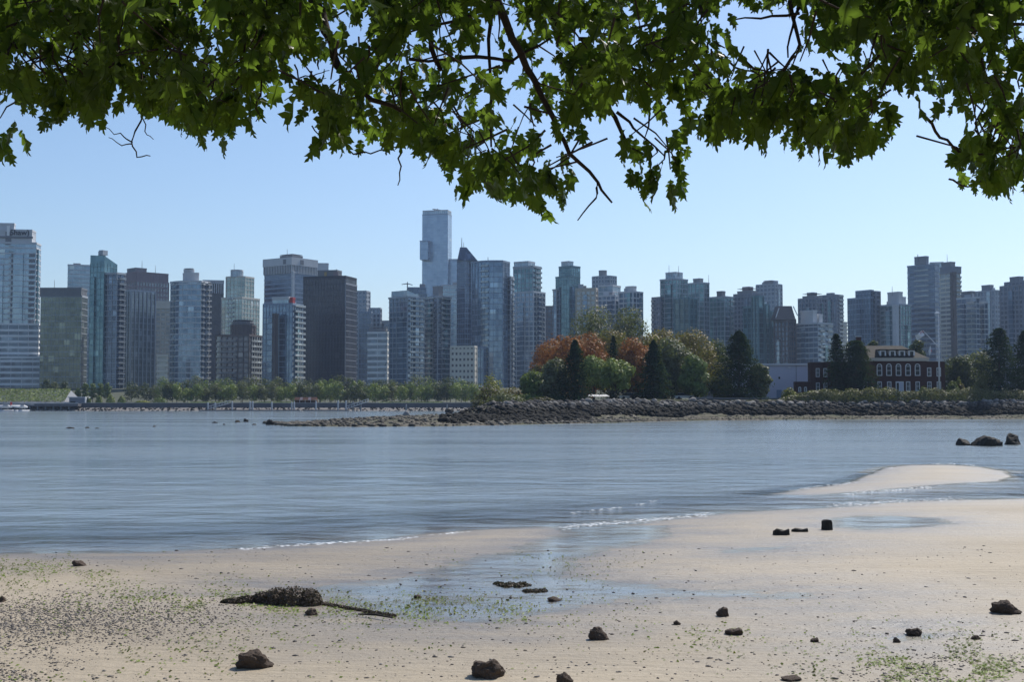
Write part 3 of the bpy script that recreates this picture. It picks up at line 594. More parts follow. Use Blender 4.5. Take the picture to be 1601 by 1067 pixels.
tower('office_tower', 'dark glass tower with a tapered pointed roof', 900, [s(714.5, 727, 746, 407, None, 'navy'), ], 48, antenna=[(722, 386, 372, .35), (725, 388, 379, .25)])
tower('low_building', 'low cream block with rows of small square windows', 718, [s(705, 741, 745, 543, None, 'cream')], 18, cat='building')
tower('glass_tower', 'big blue curved glass tower with a dark balcony strip', 762, [s(738, 786, 797, 409, None, 'bluefin', shape='bow', bal=[(3, 0, 1, .8), (4, 0, .8, .8)]), s(790, 798, 802, 434, None, 'condodark', dY=6, nm='balcony_wing', bal=[(1, .1, .9, 1.4)]), s(736.5, 756, 760, 545, None, 'bluefin', dY=-3, nm='flared_base')], 24, antenna=[(763, 409, 402, .3)])
tower('condo_tower', 'beige gridded condo tower with a narrower glazed top', 802, [s(801, 834, 852, 457, None, 'beigelight', bal=[(1, .1, .9, 1.0)]), s(803, 833, 845, 417, 457, 'tealwhite', nm='upper_shaft', dY=3, bal=[(1, .2, .95, 1.6)]), s(804, 826, 836, 410, 417, 'rail', nm='roof_screen', dY=5)], 32)
tower('low_building', 'brownish block behind the red-leaved trees', 955, [s(850, 868, 868, 480, None, 'brownstone')], cat='building')
tower('condo_tower', 'blue-green tower with railed penthouse above the red trees', 850, [s(869, 890, 907, 433, None, 'teal'), s(874, 893, 907, 417, 433, 'teal', nm='penthouse', dY=4), s(878, 889, 896, 410, 417, 'rail', nm='roof_screen', dY=6), s(865.5, 870, 871, 454, None, 'condo', nm='left_wing', dY=5)], 40)
tower('condo_tower', 'beige windowed slab beside the blue-green railed tower', 790, [s(901, 931, 934, 452, None, 'beige')], 15)
tower('condo_tower', 'eight-sided grey tower with a flat drum on top', 960, [s(922, 950, 968, 432, None, 'stone', shape='oct'), s(934, 944, 951, 424, 432, 'plaingrey', shape='round', nm='drum', dY=6)], 38)
tower('condo_tower', 'light stepped block in front of the eight-sided tower', 830, [s(935, 962, 972, 463, None, 'beigelight'), s(936, 958, 970, 447, 463, 'pale', nm='upper_step', dY=8)], 25)
tower('condo_tower', 'pale tower with a rounded cap right of the stepped block', 812, [s(968, 990, 1005, 457, None, 'beigelight'), s(975, 990, 998, 449, 457, 'plainwhite', shape='round', nm='cap', dY=4)], 36)
tower('condo_tower', 'grey-green tower with skeletal roof frames', 815, [s(1033, 1058, 1075, 437, None, 'tealwhite'), s(1041, 1056, 1067, 427, 437, 'rail', nm='roof_screen', dY=4), s(1020, 1033, 1034, 466, None, 'mauvestone', dY=6, nm='balcony_wing', bal=[(0, 0, .3, 1.4)]), s(1055, 1078, 1090, 467, None, 'tealfin', dY=-12, nm='front_bay')], 36, antenna=[(1046, 428, 415, .2), (1061, 428, 416, .2)])
tower('condo_tower', 'rounded grey-green tower joined right of the skeletal-roofed tower', 850, [s(1071, 1098, 1112, 443, None, 'tealwhite', shape='oct'), s(1084, 1094, 1099, 437, 443, 'plaingrey', nm='penthouse', dY=5)], 36, antenna=[(1108, 445, 430, .2)])
tower('condo_tower', 'squat blue-green tower with a small black box on its roof', 805, [s(1110, 1133, 1147, 465, None, 'tealwhite', bal=[(1, .6, .98, 1.0)]), s(1121, 1129, 1133, 457, 465, 'plaindark', nm='penthouse', dY=4)], 38)
tower('condo_tower', 'mauve-edged tower with a flat overhanging roof plate', 850, [s(1148, 1175, 1192, 460, None, 'mauvestone'), s(1161, 1171, 1177, 450, 457, 'plainpink', nm='penthouse', dY=4), s(1153, 1174, 1184, 456, 458, 'plaingrey', nm='roof_plate', dY=2)], 36)
tower('condo_tower', 'fan of deep teal ribbed bays in front of the roof-plate tower', 790, [s(1176, 1186, 1194, 464, None, 'tealfin'), s(1163, 1176, 1180, 480, None, 'tealfin', dY=5, nm='left_bay'), s(1190, 1197, 1203, 477, None, 'tealfin', dY=4, nm='right_bay'), s(1199, 1206, 1212, 488, None, 'tealfin', dY=8, nm='outer_bay')], 45)
tower('condo_tower', 'light grey tower rising behind the teal ribbed bays', 960, [s(1183, 1212, 1223, 445, None, 'stone'), s(1194, 1207, 1214, 441, 445, 'plaingrey', nm='penthouse', dY=4)], 30)
hood, hg, hth, hC = tower('office_tower', 'dark brown tower with a hooded chamfered top', 780, [s(1211, 1233, 1244, 500, None, 'brownstone')], 32)
tower('condo_tower', 'grey tower with a thin overhanging roof behind the white-boxed block', 870, [s(1249, 1276, 1293, 467, None, 'mauvestone'), s(1262, 1271, 1277, 459, 464, 'plainmauve', nm='penthouse', dY=5), s(1255, 1273, 1285, 464, 466, 'plaingrey', nm='roof_plate', dY=2)], 36)
tower('condo_tower', 'light blue block with white boxes on its roof', 775, [s(1244, 1279, 1302, 506, None, 'blueband', bal=[(1, .1, .4, 1.0), (1, .6, .95, 1.0)]), s(1252, 1271, 1277, 487, 505, 'plainwhite', nm='roof_box', dY=4), s(1270, 1281, 1286, 493, 505, 'plainwhite', nm='roof_box', dY=7)], 38)
tower('condo_tower', 'plain pinkish-grey tower behind the white-boxed block', 950, [s(1281, 1308, 1318, 462, None, 'mauvestone', bal=[(1, .3, .98, 1.2)]), s(1310, 1318, 1324, 505, None, 'creamband', dY=5, nm='right_step')], 32)
tower('condo_tower', 'blue tower with a brown right half behind the brick house', 800, [s(1326, 1361, 1377, 466, None, 'bluefin'), s(1338, 1361, 1362, 455, 466, 'bluefin', dY=2, nm='peak'), s(1360, 1370, 1376.5, 457, None, 'mauvestone', dY=1, nm='brown_half')], 38)
tower('condo_tower', 'pale blue-grey tower with a big white roof box and white spine', 790, [s(1377, 1408, 1425, 477, None, 'tealwhite', bal=[(0, .1, .35, 1.2)]), s(1388, 1405, 1411, 458, 476, 'plainwhite', nm='roof_box', dY=5), s(1405, 1411, 1416, 466, 476, 'plainwhite', nm='roof_box', dY=9), s(1396, 1401, 1402, 478, None, 'plainwhite', dY=-2, nm='white_spine', depth=3)], 38, antenna=[(1395, 458, 448, .2)])
tower('apartment_tower', 'tall banded blue-brown tower left of the flagpole', 880, [s(1420, 1462, 1469, 414, None, 'navyband', bal=[(0, .25, .8, .8)]), s(1430, 1448, 1451, 402, 413, 'plainmauve', nm='penthouse', dY=4)], 30, antenna=[(1435, 402, 398, .4)])
tower('glass_tower', 'thin strip of blue glass tower between the two tallest right-hand towers', 1050, [s(1455, 1476, 1476, 411, None, 'pale')])
tower('apartment_tower', 'cream banded tower with a wide dark cap right of the flagpole', 850, [s(1471, 1488, 1502, 427, None, 'creamband', bal=[(1, .35, .98, 1.6)]), s(1470, 1488, 1502.5, 418, 427, 'plainmauve', nm='cap', dY=-1.5), s(1472, 1486, 1493, 411, 418, 'plaingrey', nm='penthouse', dY=3), s(1487, 1490.5, 1492, 427, None, 'plainbrown', dY=-2, nm='brown_pier', depth=3)], 45, antenna=[(1481, 411, 398, .2)])
tower('condo_tower', 'blue balconied tower with a dark roof box right of the cream tower', 800, [s(1497, 1527, 1532, 466, None, 'blueband', bal=[(0, .05, .3, 1.2), (0, .55, .95, 1.2)]), s(1503, 1519, 1524, 457, 466, 'plaindark', nm='roof_box', dY=4), s(1529, 1540, 1545, 474, None, 'blueband', dY=3, nm='right_bay', bal=[(0, .2, .95, 1.4)])], 34)
tower('condo_tower', 'grey-teal tower with a mauve roof box behind the blue balconied tower', 910, [s(1524, 1556, 1568, 455, None, 'stone'), s(1535, 1548, 1553, 447, 455, 'plainmauve', nm='roof_box', dY=4)], 36)
tower('condo_tower', 'pink-brown tower at the right edge of the skyline', 800, [s(1565, 1600, 1640, 446, None, 'mauvestone'), s(1571, 1600, 1625, 441, 446, 'mauvestone', nm='top_step', dY=2), s(1579, 1593, 1600, 434, 441, 'plainmauve', nm='penthouse', dY=5)], 42)

def local_pt(C0, g, th, p):
    q = Vector((p.x - C0.x, p.y - C0.y)); c, sn = math.cos(th), math.sin(th)
    return Vector((q.x * c - q.y * sn, q.x * sn + q.y * c, p.z - g))
# tapered roof of the pointed tower and the hood of the brown one
def roof_loft(rt, g, th, C0, name, Yd, base, top, m, depth=24):
    pts = []
    for (x0, x1, y, inset) in (base, top):
        a = local_pt(C0, g, th, at(x0, y, Yd)); b = local_pt(C0, g, th, at(x1, y, Yd)); t = (b - a).normalized(); nn = Vector((-t.y, t.x, 0))
        pts.append(([(a + nn * inset).to_2d(), (b + nn * inset).to_2d(), (b + nn * (depth - inset)).to_2d(), (a + nn * (depth - inset)).to_2d()], a.z))
    mb = MB(); mb.loft(pts[0][0], pts[0][1], pts[1][0], pts[1][1]); return mb.build(name, M[m], rt)
pt = [o for o in bpy.data.objects if o.get('label', '').startswith('dark glass tower with a tapered')][0]
pth = -pt.rotation_euler.z; pC = Vector(pt.location[:2])
roof_loft(pt, pt.location.z, pth, pC, 'tapered_roof', 900, (715, 746, 407, 0), (719, 729, 386, 3), 'g_navy', 12)
roof_loft(hood, hg, hth, hC, 'hood', 780, (1212, 1244, 500, 0), (1217, 1240, 478, 4), 'brown', 14)
mb = MB(); a = local_pt(hC, hg, hth, at(1240, 479, 781)); b = local_pt(hC, hg, hth, at(1247, 494, 781)); mb.tube([a, b], [.35, .3], 5); mb.build('roof_brace', M['white'], hood)
mb = MB(); a = local_pt(hC, hg, hth, at(1218, 482, 779)); b = local_pt(hC, hg, hth, at(1213, 497, 779)); mb.tube([a, b], [.3, .25], 5); mb.build('roof_brace', M['white'], hood)
# cranes: the jib on the tallest tower and on the dark flat-topped one
def crane(label, px, py, Yd, base, jibs, r=.45):
    p = at(px, py, Yd); rt = empty('roof_crane', (p.x, p.y, zt(base, Yd))); tag(rt, label, 'crane')
    mb = MB(); mb.tube([(0, 0, -.5), (0, 0, p.z - zt(base, Yd))], [r, r], 5); mb.build('mast', M['conc_dark'], rt)
    for x, y in jibs:
        q = at(x, y, Yd) - Vector(rt.location); mb = MB(); mb.tube([(0, 0, p.z - rt.location.z - .3), q], [r, r * .6], 5); mb.build('jib', M['conc_dark'], rt)
crane('small roof crane on top of the tallest tower', 679, 327, 1462, 335, [(697, 330), (676, 327)], .7)
crane('thin crane on the dark flat-topped tower', 637, 443, 905, 452, [(628, 445), (645, 446)], .4)
# signs and emblems
def text(root, body, px, py, Yd, h, m, g, th, C0, bold=0.0):
    cu = bpy.data.curves.new('sign', 'FONT'); cu.body = body; cu.size = h; cu.extrude = .08; cu.align_x = 'CENTER'; cu.align_y = 'CENTER'; cu.offset = bold
    tmp = bpy.data.objects.new('tmp', cu); COL.objects.link(tmp); dg = bpy.context.evaluated_depsgraph_get()
    me = bpy.data.meshes.new_from_object(tmp.evaluated_get(dg)); bpy.data.objects.remove(tmp)
    o = link('sign_lettering', me, root, M[m]); o.location = local_pt(C0, g, th, at(px, py, Yd)); o.rotation_euler = (math.pi / 2, 0, 0)
    return o
rt, g, th, C0 = shaw
fy = lambda px: C0.y - 0  # front plane of the crown in local coords is y = const
def on_front(rt, g, th, C0, px, py, ly):
    """point on the plane local y = ly seen at a pixel"""
    c, sn = math.cos(th), math.sin(th); d = ray(px, py)
    # local y = (x-C0x)*sn + (y-C0y)*c
    k = (ly + C0.x * sn + C0.y * c) / (d.x * sn + d.y * c)
    return local_pt(C0, g, th, Vector((d.x * k, d.y * k, CAM_Z + d.z * k)))
def sign_plate(root, pars, px, py, w, h, m, ly, name='emblem'):
    p = on_front(*pars, px, py, ly); mb = MB(); mb.box(p.x - w / 2, p.x + w / 2, ly - .3, ly + .1, p.z - h / 2, p.z + h / 2); return mb.build(name, M[m], root)
crown = [o for o in rt.children if o.name.startswith('crown')][0]; ly = min(v.co.y for v in crown.data.vertices)
o = text(rt, 'Shaw)', 30, 364, 760, 4.6, 'darkmetal', g, th, C0, .05); p = on_front(rt, g, th, C0, 31, 364, ly - .45); o.location = p
sign_plate(rt, shaw, 13, 361, 1.6, 6.0, 'beacon', ly - .2, 'lit_mast') if 'beacon' in M else sign_plate(rt, shaw, 13, 361, 1.6, 6.0, 'white', ly - .2, 'roof_beacon')
sign_plate(rt, shaw, 13, 373, 3.2, 8.0, 'conc_dark', ly - .1, 'recess_panel')
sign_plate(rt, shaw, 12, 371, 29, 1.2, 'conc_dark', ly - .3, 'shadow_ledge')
mb = MB()
for kind, x0, x1 in (('recessed_balconies', 17, 24), ('recessed_balconies', 45, 54)):
    sh = [o for o in rt.children if o.name.startswith('shaft')][0]; l2 = min(v.co.y for v in sh.data.vertices); mb = MB(); zz0 = on_front(*shaw, 20, 506, l2).z; zz1 = on_front(*shaw, 20, 386, l2).z; n = int((zz1 - zz0) / 3.3)
    a = on_front(*shaw, x0, 440, l2).x; b = on_front(*shaw, x1, 440, l2).x
    for k in range(n): mb.box(a, b, l2 - .3, l2 + .2, zz0 + k * 3.3 + .2, zz0 + k * 3.3 + 2.1)
    mb.build('balcony_recess', M['conc_dark'], rt, 'stuff')
rb = [o for o in bpy.data.objects if o.get('label', '').startswith('broad dark tower')][0]; par = (rb, rb.location.z, -rb.rotation_euler.z, Vector(rb.location[:2]))
cr = [o for o in rb.children if o.name.startswith('crown')][0]; ly = min(v.co.y for v in cr.data.vertices); xr = max(v.co.x for v in cr.data.vertices)
fas = MB(); z1 = max(v.co.z for v in cr.data.vertices); xl = min(v.co.x for v in cr.data.vertices); yb_ = max(v.co.y for v in cr.data.vertices)
fas.prism([(xl - .8, ly - .8), (xr + .8, ly - .8), (xr + .8, yb_ + .8), (xl - .8, yb_ + .8)], z1 - 5.2, z1 + .9); fas.build('fascia', M['conc_light'], rb)
p = on_front(*par, 445, 408, ly - .85); mb = MB(); mb.box(p.x - 1.5, p.x + 1.5, ly - 1.1, ly - .75, z1 - 4.3, z1 - .6); mb.build('emblem', M['conc_dark'], rb)
mb = MB(); mb.box(xr + .75, xr + 1.1, 8, 11.5, z1 - 4.3, z1 - .6); mb.build('emblem', M['conc_dark'], rb)
dk = [o for o in bpy.data.objects if o.get('label', '').startswith('massive near-black')][0]; par = (dk, dk.location.z, -dk.rotation_euler.z, Vector(dk.location[:2]))
rp = [o for o in dk.children if o.name.startswith('roof_plant')][0]; ly = min(v.co.y for v in rp.data.vertices)
sign_plate(dk, par, 509, 429.5, 1.6, 3.0, 'gold', ly - .2)
sign_plate(dk, par, 525, 429.5, 3.2, 3.0, 'pink', ly - .2)
# ---------------------------------------------------------------- foliage
def leaf_quads(P, N, size, aspect=.6):
    n = len(P); N = N / (np.linalg.norm(N, axis=1, keepdims=True) + 1e-9); r = rng.normal(size=(n, 3))
    a = np.cross(N, r); a /= np.linalg.norm(a, axis=1, keepdims=True) + 1e-9; b = np.cross(N, a)
    sz = (size * rng.uniform(.6, 1.35, n))[:, None]
    V = np.stack([P - a * sz, P - b * sz * aspect + N * sz * .15, P + a * sz, P + b * sz * aspect + N * sz * .15], 1).reshape(-1, 3)
    return V, np.arange(n * 4).reshape(-1, 4)
def unit(n): d = rng.normal(size=(n, 3)); return d / np.linalg.norm(d, axis=1, keepdims=True)
def crown_pts(w, h, z0, count, lobes=9, airy=0.0, flat=1.0):
    """leaf positions of a broadleaf crown: uneven lobes spread through an egg-shaped volume"""
    tz = (np.arange(lobes) + rng.uniform(.2, .8, lobes)) / lobes; tz = .10 + .78 * tz; an = rng.uniform(0, 6.28) + 2.4 * np.arange(lobes)
    prof = np.sqrt(np.clip(1 - ((tz - .42) / .6) ** 2, .05, 1)); rr = prof * rng.uniform(.35, .62, lobes)
    C = np.stack([np.cos(an) * rr * w / 2, np.sin(an) * rr * w / 2, z0 + h * tz], -1); rad = (.25 + .25 * prof) * rng.uniform(.8, 1.1, lobes) * min(w, h * .9) * .62
    if airy > .4: rad *= .85
    C[-1, :2] *= .4; pr = rad ** 2 / (rad ** 2).sum(); idx = rng.choice(lobes, count, p=pr); d = unit(count); d[:, 2] = d[:, 2] * .9 + .15
    k = rng.uniform(.45, 1.06, count) ** .4
    P = C[idx] + d * (rad[idx] * k)[:, None] * np.array([1, 1, .9 * flat]) + rng.normal(0, .022 * w * (1 + 1.6 * airy), (count, 3))
    return P, d + rng.normal(0, .33, (count, 3))
def island_z(x, y, ground): return ground if y > 420 else float(island_h(np.array([x]), np.array([float(y)]))[0]) - .05
def broadleaf(name, label, px, base_y, top_y, wpx, Yd, m, ground, leaf=.3, count=2600, group=None, airy=0., trunk=.05, cat='tree', lobes=13):
    b = at(px, base_y, Yd); ground = island_z(b.x, Yd, ground); zt_ = zt(top_y, Yd); w = wpx * Yd / F_PX * 1.12; H_ = zt_ - ground
    rt = empty(name, (b.x, Yd, ground)); tag(rt, label, cat, group)
    th_ = H_ * trunk; P, N = crown_pts(w, (H_ - th_) * .98, th_, count, lobes, airy)
    P[:, 2] = np.clip(P[:, 2], .15, None)
    V, Fq = leaf_quads(P, N, leaf); link('crown', np_mesh('crown', V, Fq), rt, M[m])
    tb = MB(); r = max(.08, H_ * .016); tb.tube([(0, 0, -.3), (.02 * w, 0, H_ * .25), (-.02 * w, .02 * w, H_ * .6)], [r, r * .8, r * .35], 6)
    for k in range(4):
        a = rng.uniform(0, 6.28); tb.tube([(0, 0, H_ * (.2 + .08 * k)), (math.cos(a) * w * .28, math.sin(a) * w * .28, H_ * (.45 + .09 * k))], [r * .5, r * .15], 5)
    tb.build('trunk', M['trunk'], rt)
    return rt
def conifer(name, label, px, base_y, top_y, wpx, Yd, ground, leaf=.30, count=6500, group=None, blunt=.75, m='leaf_conifer', lean=0):
    b = at(px, base_y, Yd); ground = island_z(b.x, Yd, ground); H_ = zt(top_y, Yd) - ground; w = wpx * Yd / F_PX / 2 * 1.6
    rt = empty(name, (b.x, Yd, ground)); tag(rt, label, 'tree', group)
    t = rng.uniform(0, 1, count) ** 1.25; nb = 19; nr = 8                       # whorls of separate drooping branches
    base = rng.uniform(0, 6.28, (nb + 1, 1)) + np.arange(nr) * 6.283 / nr + rng.normal(0, .25, (nb + 1, nr)); LB = rng.uniform(.55, 1.2, (nb + 1, nr)); i_ = (t * nb).astype(int); j_ = rng.integers(0, nr, count)
    u = rng.uniform(.02, 1, count) ** .6; ang = base[i_, j_] + rng.normal(0, .3, count); t = (i_ + .5 + rng.normal(0, .28, count)) / nb; t = np.clip(t, 0, .995)
    prof = (1 - t) ** blunt * np.clip(.6 + t * 3.5, 0, 1); rr = w * .92 * prof * LB[i_, j_] * u + .08
    P = np.stack([rr * np.cos(ang), rr * np.sin(ang), H_ * (.02 + .97 * t) - rr * .18], -1); P[:, 2] = np.clip(P[:, 2], .1, None)
    N = np.stack([np.cos(ang) * .5, np.sin(ang) * .5, np.ones(count)], -1) + rng.normal(0, .45, (count, 3))
    V, Fq = leaf_quads(P, N, leaf, .45); link('crown', np_mesh('crown', V, Fq), rt, M[m])
    tb = MB(); tb.tube([(0, 0, -.3), (0, 0, H_ * .5), (0, 0, H_ * .97)], [H_ * .02, H_ * .012, .04], 6); tb.build('trunk', M['trunk'], rt)
    return rt
def bush(name, label, px, base_y, top_y, wpx, Yd, m, ground, leaf=.22, count=900, group=None, dep=None):
    b = at(px, base_y, Yd); ground = island_z(b.x, Yd, ground); H_ = zt(top_y, Yd) - ground; w = wpx * Yd / F_PX / 2
    rt = empty(name, (b.x, Yd, ground)); tag(rt, label, 'shrub', group)
    d = unit(count); d[:, 2] = np.abs(d[:, 2]); k = rng.uniform(.75, 1.05, (count, 1)) + .12 * np.sin(d[:, :1] * 9 + d[:, 1:2] * 7)
    P = d * k * np.array([w, dep or w * .8, H_]); V, Fq = leaf_quads(P, d + rng.normal(0, .4, (count, 3)), leaf)
    link('foliage', np_mesh('foliage', V, Fq), rt, M[m])
    tb = MB()
    for k in range(3): a = k * 2.1; tb.tube([(0, 0, -.2), (math.cos(a) * w * .4, math.sin(a) * w * .4, H_ * .6)], [.09, .04], 5)
    tb.build('stem', M['trunk'], rt)
    return rt
GI = 'trees on the island'
Z = PLZ
conifer('conifer', 'tall dark conifer on the island, leftmost of its big conifers', 899, 628, 531, 58, 268, Z, group=GI)
conifer('conifer', 'slim dark conifer behind the pale green trees, under the airy trees', 959, 600, 524, 34, 300, Z, group=GI, count=2600)
conifer('conifer', 'dark pointed conifer in the middle of the island trees', 1022, 627, 531, 50, 272, Z, group=GI)
conifer('conifer', 'broadest dark conifer, standing in front of the white shed', 1156, 626, 516, 78, 283, Z, group=GI, count=11000, blunt=.6)
conifer('conifer', 'narrow dark conifer against the left wing of the brick house', 1308, 615, 521, 30, 298, Z, group=GI, count=5000, blunt=.5)
conifer('conifer', 'blunt dense conifer hiding the left end of the brick house', 1338, 615, 531, 50, 298, Z, group=GI, count=9000, blunt=.28)
conifer('conifer', 'tall ragged conifer right of the flagpole', 1563, 614, 512, 52, 300, Z, group=GI, count=9000, blunt=.42)
conifer('conifer', 'dark conifer at the very right edge of the photo', 1603, 614, 516, 46, 305, Z, group=GI, count=8000, blunt=.5)
for a in [
    ('orange tree behind the rust-coloured one', 858, 600, 535, 50, 322, 'leaf_red', 2600, 0), ('olive tree crown behind the red-brown trees', 955, 600, 510, 60, 335, 'leaf_olive', 2400, 0), ('green crown between the red-brown tree and the middle conifer', 1015, 605, 520, 56, 330, 'leaf_olive', 2400, 0),
    ('rust-orange tree at the left of the island crowns', 880, 600, 524, 70, 305, 'leaf_red', 3200, 0), ('red-brown tree behind the tall left conifer', 920, 600, 519, 66, 318, 'leaf_red', 3000, 0),
    ('red-brown tree right of the slim conifer', 990, 605, 528, 62, 306, 'leaf_red', 3000, 0), ('airy dark-green tree above the orange trees, left of two', 928, 590, 474, 72, 345, 'leaf_dusty', 3200, .3),
    ('airy dark-green tree above the orange trees, right of two', 982, 590, 474, 62, 350, 'leaf_dusty', 3000, .3), ('olive-brown wide tree on the right of the island crowns', 1080, 600, 514, 78, 320, 'leaf_olive', 3200, 0),
    ('low airy tree between the airy pair and the olive tree', 1035, 590, 508, 64, 345, 'leaf_olive', 2800, .3), ('dull green tall tree beside the middle conifer', 1050, 622, 530, 62, 285, 'leaf_dusty', 3600, 0),
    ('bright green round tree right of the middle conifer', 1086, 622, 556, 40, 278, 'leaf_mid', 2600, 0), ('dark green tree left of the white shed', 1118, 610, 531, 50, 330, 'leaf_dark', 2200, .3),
    ('yellow-green tree behind the tall left conifer', 928, 615, 560, 46, 285, 'leaf_light', 2400, 0), ('pale green broad tree above the white tent', 962, 622, 565, 62, 272, 'leaf_light', 3400, .2),
    ('grey-green tree hugging the left of the tall conifer', 868, 628, 563, 40, 272, 'leaf_dusty', 2600, 0), ('mid-green bushy tree left of the grey-green one', 834, 630, 584, 46, 276, 'leaf_mid', 2400, 0),
    ('bright olive tree behind the left bushes', 845, 620, 572, 40, 300, 'leaf_olive', 1800, 0), ('leafy tree just right of the broadest conifer', 1188, 622, 568, 30, 284, 'leaf_dusty', 2600, 0),
    ('tree showing over the roof of the brick house, right end', 1434, 575, 524, 28, 345, 'leaf_dark', 1500, 0), ('small treetop behind the chimney of the brick house', 1366, 575, 520, 20, 345, 'leaf_dark', 900, 0),
    ('dark rounded tree right of the brick house', 1500, 612, 558, 52, 318, 'leaf_dark', 2600, 0), ('dusty dark tree left of the ragged conifer', 1532, 612, 552, 50, 325, 'leaf_dusty', 2400, 0),
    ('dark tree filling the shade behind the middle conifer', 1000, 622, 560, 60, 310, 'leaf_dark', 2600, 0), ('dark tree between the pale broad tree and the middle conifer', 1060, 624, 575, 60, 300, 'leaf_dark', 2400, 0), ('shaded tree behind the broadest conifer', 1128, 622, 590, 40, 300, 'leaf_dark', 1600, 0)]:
    broadleaf('tree', a[0], a[1], a[2], a[3], a[4], a[5], a[6], Z, .31, int(a[7] * 2.2), GI, a[8], .3 if 'leaf_light' == a[6] else .05)
GS = 'shrubs on the island'
for a in [('broad dusty shrub hanging over the left rocks', 790, 640, 617, 60, 255, 'leaf_dusty', 2), ('low dark shrub right of the left rocks', 845, 641, 622, 46, 254, 'heather', 2),
          ('dark round shrub standing alone at the island tip', 762, 636, 602, 50, 262, 'heather', 1.6), ('yellow-green shrub behind the dark round one at the island tip', 768, 630, 588, 40, 275, 'leaf_yellow', 2.5),
          ('yellowish shrub right of the lone dark shrub', 800, 636, 608, 48, 272, 'leaf_olive', 2.0), ('low green shrub on the bank crest by the bushy tree', 825, 637, 617, 50, 268, 'leaf_mid', 2.4), ('trailing dark shrub at the crest below the grey-green tree', 868, 636, 618, 44, 266, 'leaf_dark', 2.8),
          ('bright lime shrub in front of the white shed', 1234, 615, 608.5, 24, 292, 'leaf_yellow', Z), ('round shrub beside the foot of the flagpole', 1490, 613, 599, 22, 296, 'leaf_mid', Z),
          ('small lime shrub right of the flagpole', 1499, 606, 594, 8, 298, 'leaf_yellow', Z), ('light arching shrub left of the ragged conifer', 1534, 613, 591, 28, 297, 'hedge_leaf', Z),
          ('pale low shrub before the house door', 1384, 613, 608, 34, 293, 'hedge_leaf', Z), ('small green shrub before the right house windows', 1444, 613, 607, 18, 293, 'leaf_mid', Z), ('tan bush next to the round flagpole shrub', 1502, 612, 602, 16, 297, 'leaf_olive', Z)]:
    bush('shrub', a[0], a[1], a[2], a[3], a[4], a[5], a[6], a[7], group=GS, count=1400)
# long hedge along the top of the bank
hx = np.array([1190, 1250, 1300, 1400, 1500, 1601, 1700, 1800, 1950.]); hp = np.array([tuple(off_front(x, 19.8)) for x in hx])
def hedge_strip(count, z0, z1, jut, m, name):
    u = rng.uniform(0, 1, count) * (len(hx) - 1); i = np.clip(u.astype(int), 0, len(hx) - 2); f = (u - i)[:, None]; Q = hp[i] * (1 - f) + hp[i + 1] * f
    g = np.clip((Q[:, 0] - hp[0, 0]) / 12, .35, 1); a = rng.uniform(0, math.pi, count); k = rng.uniform(.75, 1.05, count)
    bumpy = .8 + .4 * fbm(Q[:, 0] * .5, Q[:, 0] * 0, 77, 3)
    P = np.stack([Q[:, 0] + rng.normal(0, .2, count), Q[:, 1] - np.cos(a) * 1.6 * k * jut, z0 + (z1 - z0) * g * np.sin(a) ** .7 * k * bumpy], -1)
    N = np.stack([0 * a, -np.cos(a), np.sin(a)], -1) + rng.normal(0, .4, (count, 3)); V, Fq = leaf_quads(P, N, .2); return V, Fq
rt = empty('hedge', (0, 0, 0)); tag(rt, 'long clipped hedge along the top of the island bank, before the brick house', 'hedge')
V, Fq = hedge_strip(27000, Z - 1.5, Z + 2.2, 1.0, 'hedge_leaf', 'foliage'); link('foliage', np_mesh('foliage', V, Fq), rt, M['hedge_leaf'])
mb = MB()
for x, y in hp[::1]: mb.tube([(x, y, Z - .6), (x, y, Z + 1.2)], [.08, .05], 5)
mb.build('stem_row', M['trunk'], rt, 'stuff')

# ---------------------------------------------------------------- brick house, wing, shed, flagpole
HY = 304.0
pxm = HY / F_PX
def hx_(px): return at(px, 590, HY).x
def hz_(py): return zt(py, HY)
house = empty('brick_house', (hx_(1375), HY, Z)); tag(house, 'dark red brick house with arched windows, dormers and a hipped roof', 'house')
ho = Vector(house.location)
def hb(name, m, x0, x1, y0, y1, zz0, zz1, par=house, kind=None):
    mb = MB(); mb.box(x0 - ho.x, x1 - ho.x, y0, y1, zz0 - ho.z, zz1 - ho.z); return mb.build(name, M[m], par, kind)
hb('wall', 'brick', hx_(1340), hx_(1449), 0, 13, Z, hz_(565)); hb('side_wall', 'brick', hx_(1449) + .01, hx_(1479), .6, 12, Z, hz_(565.5)); hb('left_wall', 'brick', hx_(1290), hx_(1340) - .01, .5, 12.6, Z, hz_(566))
hb('cornice', 'beige', hx_(1357), hx_(1452), -.5, 13.4, hz_(565), hz_(560)); hb('parapet_trim', 'conc_light', hx_(1449), hx_(1480), .3, 12.3, hz_(565.5) + .01, hz_(564.5))
mb = MB(); x0, x1 = hx_(1357) - ho.x, hx_(1452) - ho.x; t0, t1 = hx_(1362) - ho.x, hx_(1421) - ho.x; e = hz_(560) - ho.z; r = hz_(539.5) - ho.z
mb.v = [(x0, -.4, e), (x1, -.4, e), (x1, 13.3, e), (x0, 13.3, e), (t0, 5.2, r), (t1, 5.2, r), (t1, 7.6, r), (t0, 7.6, r)]; mb.f = [(0, 1, 5, 4), (1, 2, 6, 5), (2, 3, 7, 6), (3, 0, 4, 7), (4, 5, 6, 7), (3, 2, 1, 0)]
roof = mb.build('roof', M['slate'], house)
ch = hb('chimney', 'brick', hx_(1346), hx_(1352.5), 3, 4.2, hz_(566), hz_(526)); cap = MB(); cap.box(hx_(1345.3) - ho.x, hx_(1353.2) - ho.x, 2.85, 4.35, hz_(526) - ho.z + .005, hz_(524.5) - ho.z); cap.build('chimney_cap', M['conc_light'], ch)
